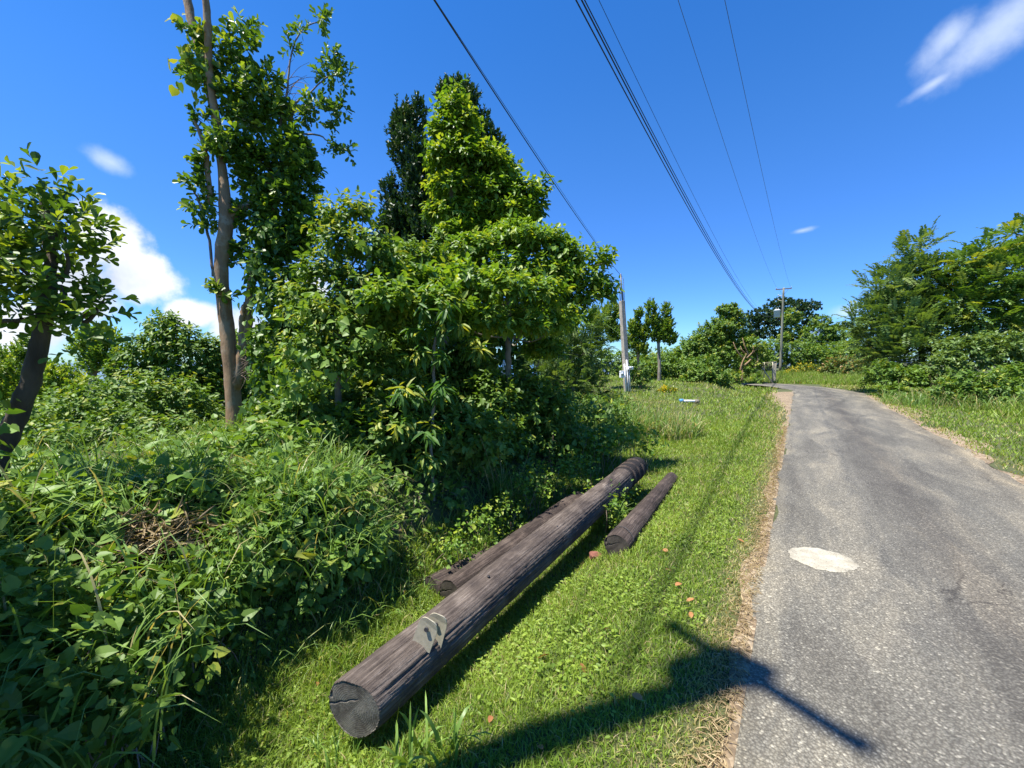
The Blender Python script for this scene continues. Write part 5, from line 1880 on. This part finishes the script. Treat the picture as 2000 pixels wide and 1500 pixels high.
    for k, (px, py) in enumerate(((1478, 750), (1484, 752), (1490, 749), (1497, 751), (1504, 749), (1511, 748), (1517, 746))):
        p, _ = hit(px, py)
        bm = bmesh.new()
        r_ = rng.uniform(0.12, 0.2)
        bmesh.ops.create_icosphere(bm, subdivisions=2, radius=r_)
        for v in bm.verts:
            v.co = Vector((v.co.x * 1.2, v.co.y, v.co.z * 0.7)) * (1 + 0.2 * rng.normal())
        o = bm_obj('stone', bm, M['stone'])
        o.location = (p[0], p[1], p[2] + r_ * 0.35)
        tag(o, ('%s rough grey stone of the rubble at the foot of the chain-link fence' % pos[k]) if k in (0, 6) else '%s rough stone from the left in the rubble at the foot of the fence' % pos[k], 'stone', 'rubble by the fence')
    # pipe left on the lawn
    p0, p1 = hit(1333, 787)[0], hit(1361, 789)[0]
    t = thing('pipe', p0, 'short white pipe with a blue end lying on the lawn near the croton', 'pipe')
    tube('pipe_body', [p0 + [0, 0, .07], 0.5 * (p0 + p1) + [0, 0, .09], p1 + [0, 0, .10]], 0.05, M['white'], t, 10)
    tube('pipe_socket', [p1 + [-0.1, 0, .10], p1 + [0.0, 0, .10], p1 + [0.08, 0, .10]], 0.075, M['stone'], t, 10)
    tube('pipe_cap', [p0 + [-0.12, 0, .08], p0 + [-0.05, 0, .08], p0 + [0.03, 0, .08]], 0.08, M['bluepl'], t, 10)


behind_pole()


def far_end():
    tree('wide umbrella-shaped rain tree behind the distant pole', 1530, 58, [(1535, 700, 58, 8), (1532, 650, 58, 7), (1528, 620, 58, 5)],
         [(1500, 612, 40, 10, 58), (1540, 598, 45, 12, 58), (1570, 600, 28, 8, 58), (1582, 597, 20, 6, 58), (1480, 625, 26, 10, 58), (1520, 625, 45, 14, 57), (1560, 622, 40, 12, 58), (1470, 645, 24, 10, 58), (1505, 650, 36, 12, 57), (1575, 640, 20, 8, 58), (1528, 588, 20, 7, 58), (1460, 660, 20, 12, 58)],
         'dark', 5.0, 'bark_grey', br=0.12, leaf=0.42, axis=(0.9, 0.4, 0.5), shell=0.4)
    tree('yellow-green vine-hung tree in front of the rain tree', 1545, 50, [(1548, 690, 50, 5), (1545, 650, 50, 4)],
         [(1545, 620, 18, 20, 50), (1552, 650, 16, 24, 50), (1530, 665, 16, 18, 50)], 'mid', 8, 'bark_pale', br=0.06, leaf=0.3, young=0.4)
    tree('bright rounded tree right of the distant pole', 1605, 48, [(1606, 700, 48, 5), (1605, 660, 48, 4)], [(1605, 628, 20, 14, 48), (1600, 650, 30, 20, 48), (1630, 655, 22, 18, 48), (1585, 672, 26, 20, 48), (1620, 680, 36, 22, 48)], 'mid', 9, 'bark_grey', br=0.06, leaf=0.28)
    tree('tall green thicket on the outside of the bend', 1580, 45, None, [(1560, 690, 36, 26, 45), (1600, 700, 40, 26, 45), (1640, 695, 40, 26, 45), (1545, 715, 26, 16, 45), (1680, 690, 36, 26, 45), (1505, 690, 26, 30, 46), (1480, 700, 30, 30, 47), (1655, 665, 24, 16, 47)], 'mid', 10, name='shrub', cat='bush', leaf=0.26)
    tree('far green thicket behind the lawn and slender trees', 1300, 40, None, [(1180, 720, 50, 40, 38), (1240, 720, 50, 36, 38), (1300, 715, 50, 36, 40), (1360, 705, 50, 40, 40), (1420, 700, 50, 40, 42), (1470, 705, 40, 36, 44)], 'mid', 7, name='shrub', cat='bush', leaf=0.34)
    tree('dark flat-topped tree above the hedge on the bend', 1665, 52, [(1668, 700, 52, 4), (1666, 660, 52, 3)], [(1650, 640, 20, 10, 52), (1630, 645, 16, 10, 52), (1680, 655, 22, 12, 52)], 'dark', 6, 'bark_grey', br=0.06, leaf=0.36)
    tree('clipped reddish green hedge bush on the outside of the bend', 1660, 36, None, [(1640, 716, 30, 20, 36), (1668, 712, 32, 20, 36), (1695, 720, 26, 20, 36), (1655, 728, 40, 14, 35.5), (1620, 724, 16, 14, 36)], 'mid', 15, name='hedge', cat='hedge', mat='hedge', leaf=0.2, young=0.35)
    tree('low flowering bush with yellow blooms beyond the bend', 1575, 38, None, [(1575, 718, 18, 9, 38), (1555, 726, 18, 9, 38), (1595, 722, 14, 9, 38), (1540, 732, 14, 8, 38)], 'croton', 16, name='shrub', cat='bush', leaf=0.16, young=0.4)
    t = tree('banana plant with one hanging yellow leaf behind the hedge', 1695, 37, None, [(1690, 690, 14, 12, 37), (1710, 700, 14, 12, 37)], 'mango', 5, name='banana_plant', cat='plant', leaf=0.6, young=0.0, mat='mid')
    L = Leaves(np.array([P(1690, 684, 36)]), np.array([P(1706, 676, 36) - P(1692, 688, 36)]), np.array([[0, -1, 0.6]]), np.array([1.0]), np.array([[0.5, 0.0]]))
    leaf_objects(L, 'big', M['banana'], t, 'yellow_leaf')


far_end()


def right_side():
    tree('tall feathery tree with plume-like fronds on the right verge', 1800, 21, [(1805, 740, 21, 11), (1800, 690, 21, 9), (1795, 630, 21, 7), (1790, 560, 21, 4)],
         [(1770, 500, 14, 30, 21), (1805, 490, 12, 30, 21), (1790, 540, 36, 26, 21), (1750, 545, 36, 16, 21), (1720, 560, 30, 14, 21), (1830, 550, 40, 30, 21), (1760, 590, 45, 24, 21), (1820, 600, 50, 36, 21), (1720, 610, 36, 20, 21), (1690, 625, 24, 18, 21), (1770, 640, 60, 36, 20.5), (1840, 650, 50, 40, 20.5), (1715, 660, 40, 26, 21), (1790, 690, 60, 40, 20), (1740, 700, 40, 36, 20.5)],
         'frond', 14, 'bark_grey', br=0.04, every=2, pairs=11, length=1.0, leaflet=0.22, droop=0.28, axis=(0.9, 0.55, 0.35))
    tree('large spreading tree at the right edge of the picture', 1990, 19, [(1995, 700, 19, 16), (1985, 620, 19, 12), (1970, 540, 19, 8)],
         [(1990, 465, 40, 26, 19), (1930, 500, 40, 24, 19), (1885, 515, 26, 18, 19), (1960, 530, 55, 30, 19), (1910, 560, 45, 26, 19), (1990, 590, 60, 36, 19), (1930, 610, 50, 30, 19), (1890, 590, 30, 24, 19), (2060, 500, 60, 50, 19), (2060, 600, 60, 60, 19), (1980, 640, 60, 30, 19)],
         'frond', 13, 'bark_grey', br=0.05, every=2, pairs=9, length=0.8, leaflet=0.24, droop=0.3, mat='mid', axis=(0.9, 0.4, 0.5), young=0.12)
    tree('leafy understorey bush below the plumed tree', 1780, 18.5, None, [(1760, 740, 36, 28, 18.5), (1800, 745, 40, 26, 18), (1725, 730, 30, 30, 19), (1745, 765, 30, 14, 18), (1790, 770, 30, 12, 17.5)], 'mid', 22, name='shrub', cat='bush', leaf=0.17)
    tree('rounded mid-green bush under the spreading tree', 1900, 17.5, None, [(1890, 690, 45, 36, 17.5), (1940, 680, 45, 36, 17.5), (1850, 720, 40, 36, 17.5), (1990, 700, 50, 45, 17.5), (2050, 700, 50, 60, 17.5)], 'mid', 22, name='shrub', cat='bush', leaf=0.18, mat='blue')
    tree('low leafy scrub in front of the right hand trees', 1930, 14.5, None, [(1880, 745, 36, 20, 15), (1930, 750, 40, 22, 14.5), (1980, 740, 40, 30, 14.5), (1850, 765, 26, 16, 15), (1960, 770, 40, 18, 14), (2040, 745, 50, 40, 14.5), (1905, 770, 30, 14, 14.5)], 'mid', 26, name='shrub', cat='bush', leaf=0.15, young=0.12)


right_side()


# ================================================================== UNDERGROWTH ON THE BANK
def vine_cover():
    """heart-shaped leaves of the creeper that covers the bank, and its mounds"""
    n = 90000
    u = -1.2 + 12 * rng.random(n)
    v = -13 + 10.3 * rng.random(n)
    x, y = W(u, v)
    d = np.hypot(x, y)
    edge = sm(2.85, 3.3, -v + 0.25 * wob(x, y, 1.9, 2.0) + 0.12 * rng.normal(size=n))
    thick = (0.25 + 0.75 * sm(-0.4, 0.5, wob(x, y, 1.3, 7.0))) * (1 - 0.5 * sm(2.5, 4.0, u))
    keep = seen(x, y, 150) & (rng.random(n) < edge * thick) & (rng.random(n) < (3.6 / np.maximum(d, 3.6)) ** 1.2) & (y > 1.0)
    x, y, u, v, d = [q[keep] for q in (x, y, u, v, d)]
    n = len(x)
    hgt = (0.03 + 0.22 * rng.random(n) ** 1.4) * (1 - 0.6 * sm(2.5, 4.0, u)) * (0.5 + 0.9 * sm(-0.2, 0.6, wob(x, y, 2.1, 5.0))) * sm(2.4, 3.2, -v)
    z = ground(x, y) + hgt
    e = 0.05
    gx = (ground(x + e, y) - ground(x - e, y)) / (2 * e)
    gy = (ground(x, y + e) - ground(x, y - e)) / (2 * e)
    N = nrm(np.stack([-gx, -gy, np.ones(n)], 1)) + 0.55 * rng.normal(size=(n, 3))
    a = rng.random(n) * 6.28
    D = np.stack([np.cos(a) - gx * 0.6, np.sin(a) - gy * 0.6, -0.35 + 0.0 * a], 1)
    tone = np.clip(0.5 + 0.3 * wob(x, y, 2.3, 1.0) + 0.28 * rng.normal(size=n), 0, 1)
    yl = (rng.random(n) < 0.025) * rng.random(n) + 0.12 * rng.random(n)
    return Leaves(np.stack([x, y, z], 1), D, N, (0.022 + 0.07 * rng.random(n) ** 2) * (np.maximum(d, 3.5) / 3.5) ** 0.4, np.stack([tone, np.clip(yl, 0, 1)], 1))


def build_undergrowth():
    L = vine_cover()
    i, j = nearest(L, 0)
    o = L.pick(j).mesh('creeper_cover', 'heart_lo', M['vine'])
    tag(o, 'heart-leaved creeper spread over the earth bank and ditch', 'creeper', kind='stuff')
    print('creeper', len(L.L))
    # rough grass through the creeper
    n = 70000
    u = -0.8 + 11 * rng.random(n)
    v = -9 + 6.2 * rng.random(n)
    x, y = W(u, v)
    d = np.hypot(x, y)
    keep = seen(x, y, 150) & (y > 1.0) & (rng.random(n) < (3.6 / np.maximum(d, 3.6)) ** 1.0) & (wob(x, y, 1.5, 3.0) + 0.5 * rng.normal(size=n) > 0.1)
    x, y, d, v = x[keep], y[keep], d[keep], v[keep]
    n = len(x)
    c = np.stack([rng.random(n), (rng.random(n) < 0.16) * rng.random(n)], 1)
    V, Q, T, A = blades(x, y, (0.12 + 0.32 * rng.random(n)), 0.0042 * (0.6 + rng.random(n)), 0.9, c, -0.02, 1.4, 4)
    o = mesh_np('rough_grass', V, [Q, T], M['tallgrass'], attr=A)
    tag(o, 'long rough grass tangled through the creeper on the bank', 'grass', kind='stuff')

    # mounds of creeper
    def mound(label, lst, per, parts, leaf=0.085, grass=0, gx=(0, 0), **kw):
        cl = clumps_px([(q[0], q[1], q[2], q[3], min(q[4], hit(q[0], q[1] + 0.7 * q[3])[1])) for q in lst])
        c0 = cl[0][0]
        t = plant('creeper_mound', np.array([c0[0], c0[1], gz(c0[0], c0[1])]), label, 'creeper')
        crown(t, cl, 'vine', per, parts=parts, leaf=leaf, name='leaf_mass', shell=0.6, up=0.8, droop=0.3, axis=(1.0, 0.35, 0.6), rough=0.25, **kw)
        # woody runners inside
        sp = []
        for c, r in cl:
            for _ in range(6):
                a = rng.normal(size=3)
                q0 = np.array([c[0] + rng.normal(0, r[0] * .4), c[1] + rng.normal(0, r[1] * .4), 0])
                q0[2] = gz(q0[0], q0[1]) - 0.03
                q1 = c + nrm(rng.normal(size=3)) * np.array(r) * 0.9
                sp.append((curve_pts([q0, 0.5 * (q0 + q1) + rng.normal(0, .06, 3), q1], 4), np.linspace(0.006, 0.002, 9)))
        tubes('runner', sp, M['twig'], t, 4)['kind'] = 'stuff'
        if grass:
            Vs = []
            for c, r in cl:
                k = grass
                a = rng.random(k) * 6.28
                rr = np.sqrt(rng.random(k))
                x, y = c[0] + r[0] * rr * np.cos(a), c[1] + r[1] * rr * np.sin(a)
                cc = np.stack([rng.random(k), (rng.random(k) < 0.1) * 0.8], 1)
                bl = blades(x, y, 0.35 + 0.3 * rng.random(k), 0.005 * (0.6 + rng.random(k)), 0.9, cc, 0, 1.5, 5)
                V = bl[0].copy()
                lift = c[2] + r[2] * np.sqrt(np.clip(1 - rr ** 2, 0, 1)) * 0.8 - ground(x, y) - 0.15
                V[:, 2] += np.repeat(lift, 11)
                Vs.append((V, *bl[1:]))
            V, Q, T, A = merge_blades(Vs)
            mesh_np('grass_blade_mass', V, [Q, T], M['tallgrass'], t, attr=A)['kind'] = 'stuff'
        return t
    mound('sunlit mound of heart-leaved creeper and long grass left of the grey log',
          [(600, 1010, 80, 70, 3.9), (660, 1000, 70, 70, 4.0), (540, 1050, 80, 80, 3.7), (690, 1070, 55, 60, 3.8), (610, 1110, 80, 60, 3.5), (480, 1090, 80, 70, 3.4), (540, 960, 60, 40, 4.2)], 240, 290, 0.080, grass=170)
    mound('broad-leaved creeper mound in the sun below the left edge tree',
          [(60, 1010, 90, 50, 2.9), (140, 1000, 70, 36, 3.1), (20, 1060, 90, 50, 2.7), (180, 1030, 50, 36, 3.1), (-60, 1060, 90, 70, 2.6), (330, 980, 70, 30, 3.9), (270, 1000, 50, 30, 3.7)], 240, 240, 0.085, grass=55)
    mound('shaded leafy tangle in the bottom left corner',
          [(120, 1250, 150, 120, 2.1), (30, 1380, 150, 100, 1.85), (260, 1290, 110, 90, 2.2), (330, 1190, 100, 80, 2.6), (200, 1420, 110, 70, 1.9), (-60, 1220, 120, 130, 2.0), (410, 1180, 70, 70, 2.8), (100, 1130, 110, 60, 2.5)], 190, 240, 0.070, mat='mid', young=0.06, grass=45)
    mound('creeper heap around the foot of the forked trunk',
          [(520, 880, 70, 40, 5.6), (460, 880, 50, 36, 5.9), (580, 885, 50, 36, 5.6), (410, 900, 60, 30, 5.4)], 90, 200, 0.10, grass=30)
    mound('creeper and weeds sprawling across the ground behind the left mounds',
          [(330, 910, 80, 26, 5.6), (240, 925, 80, 26, 5.0), (150, 930, 80, 30, 4.6), (400, 935, 70, 24, 5.0), (60, 940, 80, 30, 4.2)], 70, 60, 0.09, grass=40)
    mound('dim weeds in the hollow under the thicket',
          [(760, 930, 60, 26, 5.6), (830, 920, 60, 26, 5.8), (900, 905, 60, 26, 6.2), (980, 885, 60, 26, 6.8), (1060, 862, 60, 26, 7.4), (810, 985, 50, 20, 5.0), (1120, 852, 50, 26, 8.0), (880, 965, 50, 20, 5.4), (760, 1020, 40, 20, 4.7)], 60, 80, 0.085, mat='mid', young=0.02)
    mound('yellow-green low weeds growing over the dark log behind the grey pole',
          [(1040, 950, 36, 22, 5.6), (1090, 928, 44, 18, 6.2), (1130, 918, 34, 16, 6.4), (1180, 975, 26, 20, 5.4), (1190, 1000, 20, 22, 5.0), (1215, 965, 22, 16, 5.8), (940, 1030, 36, 24, 4.7), (890, 1075, 30, 22, 4.3), (985, 1000, 30, 22, 5.1)], 300, 60, 0.045, mat='lime', young=0.35)
    mound('rank leafy weeds filling the ditch between the logs and the feathery bush',
          [(1090, 835, 50, 36, 8.6), (1150, 825, 50, 36, 9.2), (1040, 850, 50, 36, 8.0), (1200, 820, 40, 30, 10.0), (1120, 870, 50, 26, 7.6), (1180, 860, 40, 24, 8.2), (1195, 795, 40, 26, 12.6), (1228, 800, 24, 16, 14.0), (1150, 800, 40, 28, 12.0)], 90, 60, 0.10, mat='mid', young=0.2, grass=60)
    mound('bright weed patch on the verge beyond the logs',
          [(1240, 850, 30, 14, 8.0), (1200, 860, 30, 16, 7.6), (1270, 870, 26, 12, 7.6), (1160, 870, 36, 20, 7.4)], 120, 40, 0.07, mat='lime', young=0.3)

    # heap of cut dead grass
    p = on_ground(262, 1060)
    c = P(262, 1045, 2.95) + [0, 0, 0.0]
    t = thing('dead_grass_heap', (c[0], c[1], gz(c[0], c[1])), 'heap of dead brown grass on top of the bank', 'dead grass')
    n = 1900
    q = rng.normal(size=(n, 3)) * [0.19, 0.14, 0.07]
    pos = c + q
    d = nrm(rng.normal(size=(n, 3)) * [1, 1, 0.5])
    L = Leaves(pos, d, rng.normal(size=(n, 3)), 0.07 + 0.11 * rng.random(n), np.stack([rng.random(n), 0.5 * rng.random(n) ** 2], 1))
    L.mesh('straw_tangle', 'straw', M['straw'], t, 'stuff')

    # grass tufts that stand out
    tuft('grass_clump', 985, 990, 240, 0.75, 0.22, 'tall arching grass clump rising behind the logs', dry=0.12, stalks=5, w=0.007)
    tuft('grass_clump', 930, 1085, 160, 0.30, 0.16, 'weedy grass growing over the middle of the dark log', dry=0.12, w=0.005)
    tuft('grass_clump', 1085, 985, 160, 0.34, 0.18, 'grass tuft over the far end of the dark log behind the grey pole', dry=0.15, w=0.006)
    tuft('grass_clump', 1010, 1012, 130, 0.45, 0.14, 'straw-edged grass clump leaning against the dark log', dry=0.3, stalks=3, w=0.006)
    tuft('grass_clump', 1178, 1040, 300, 0.50, 0.18, 'thick grass tuft growing between the grey pole and the thin black log', dry=0.05, w=0.005)
    tuft('grass_clump', 1205, 990, 180, 0.45, 0.16, 'grass tuft against the dark far end of the grey pole', dry=0.1, w=0.005)
    tuft('grass_clump', 1300, 850, 1500, 0.70, 0.85, 'pale seeding tall grass stand beyond the logs', dry=0.35, stalks=40, w=0.009)
    tuft('grass_clump', 1235, 835, 1100, 0.75, 0.8, 'green tall grass stand at the edge of the thicket before the concrete pole', dry=0.12, stalks=14, w=0.010)
    tuft('grass_clump', 1285, 920, 160, 0.22, 0.25, 'short tuft over the far end of the thin black log', dry=0.15, w=0.004)
    tuft('grass_clump', 805, 1490, 26, 0.30, 0.10, 'broad-bladed grass sprout in front of the log end near the bottom edge', dry=0.0, w=0.011, lean=0.8)
    tuft('grass_clump', 660, 1475, 60, 0.24, 0.16, 'grass tuft below the sawn end of the grey pole', dry=0.05, w=0.005)
    tuft('grass_clump', 875, 1485, 22, 0.30, 0.08, 'two-bladed tall grass sprout right of the log end at the bottom edge', dry=0.0, w=0.010, lean=0.7)
    tuft('grass_clump', 262, 1480, 46, 0.34, 0.10, 'pale grass tuft at the bottom edge in the left corner', dry=0.05, w=0.006)
    tuft('grass_clump', 640, 950, 200, 0.55, 0.30, 'long bright grass arching over the top of the sunlit mound', dry=0.03, w=0.006, lean=1.0)
    tuft('grass_clump', 1195, 800, 90, 1.1, 0.5, 'tall dry stalks in front of the feathery bush', dry=0.4, stalks=10, w=0.008)
    # brown dry grass on the right verge
    tuft('grass_clump', 1870, 785, 500, 0.75, 1.3, 'brown seeding grass stand under the right hand scrub', dry=0.6, w=0.010, stalks=20)
    tuft('grass_clump', 1800, 790, 500, 0.7, 1.3, 'tall green grass stand along the right verge below the understorey bush', dry=0.15, w=0.010, stalks=8)
    tuft('grass_clump', 1950, 800, 500, 0.75, 1.3, 'tall grass stand at the right edge of the picture', dry=0.35, w=0.010, stalks=10)

    # fallen leaves on the verge
    spots = [(1133, 1310), (1190, 1238), (1255, 1385), (1355, 1180), (1420, 1140), (1300, 1120), (960, 1415), (1072, 1290), (1350, 1205), (1060, 1480), (1440, 1060), (1330, 1150), (620, 1345), (1305, 1085)]
    where = ['in the middle of the grass below the grey pole', 'midway between the grey pole and the lane, upper of two', 'in the shadow band nearest the bottom edge', 'near the asphalt, lower of a close pair',
             'close to the straw edge level with the white patch', 'right of the near end of the thin black log', 'in the grass just right of the log end', 'in the lit grass under the bracket', 'near the asphalt, lowest of a group of three',
             'at the bottom edge left of the shadow band', 'beside the straw edge above the white patch', 'left of a close pair near the asphalt', 'on the left of the log end', 'nearest the wire shadow below the thin log']
    for (px, py), wh in zip(spots, where):
        p = on_ground(px, py)
        a = rng.random() * 6.28
        L = Leaves(np.array([[p[0], p[1], p[2] + 0.035]]), np.array([[math.cos(a), math.sin(a), 0.2 * rng.normal()]]), np.array([[0.4 * rng.normal(), 0.4 * rng.normal(), 1]]), np.array([rng.uniform(0.04, 0.075)]), np.array([[rng.random(), 0.4 * rng.random()]]))
        o = L.mesh('fallen_leaf', 'big', M['fallen'])
        tag(o, 'dry brown fallen leaf ' + wh, 'leaf', 'fallen leaves on the verge')
    # the yellow leaf and the white rag in the bush
    p = P(408, 1232, 2.55)
    o = Leaves(np.array([p]), np.array([[0.5, 0, -0.6]]), np.array([[0, -1, 0.6]]), np.array([0.06]), np.array([[0.9, 1.0]])).mesh('yellow_leaf', 'heart', M['croton'])
    tag(o, 'single bright yellow leaf in the shade left of the log', 'leaf')
    bm = bmesh.new()
    bmesh.ops.create_icosphere(bm, subdivisions=3, radius=0.12)
    for v in bm.verts:
        c = v.co
        v.co = Vector((c.x * 0.55, c.y * 0.5, c.z * 1.5)) * (1 + 0.2 * math.sin(c.x * 40 + c.z * 22) + 0.12 * math.sin(c.z * 60))
    o = bm_obj('plastic_bag', bm, M['white'], None, True)
    o.location = P(985, 722, 9.0)
    tag(o, 'crumpled white plastic bag hanging in the dark under the thicket', 'bag')


build_undergrowth()
tris = sum(len(o.data.loops) - 2 * len(o.data.polygons) for o in bpy.data.objects if o.type == 'MESH')
print('objects', len(bpy.data.objects), 'triangles', tris)
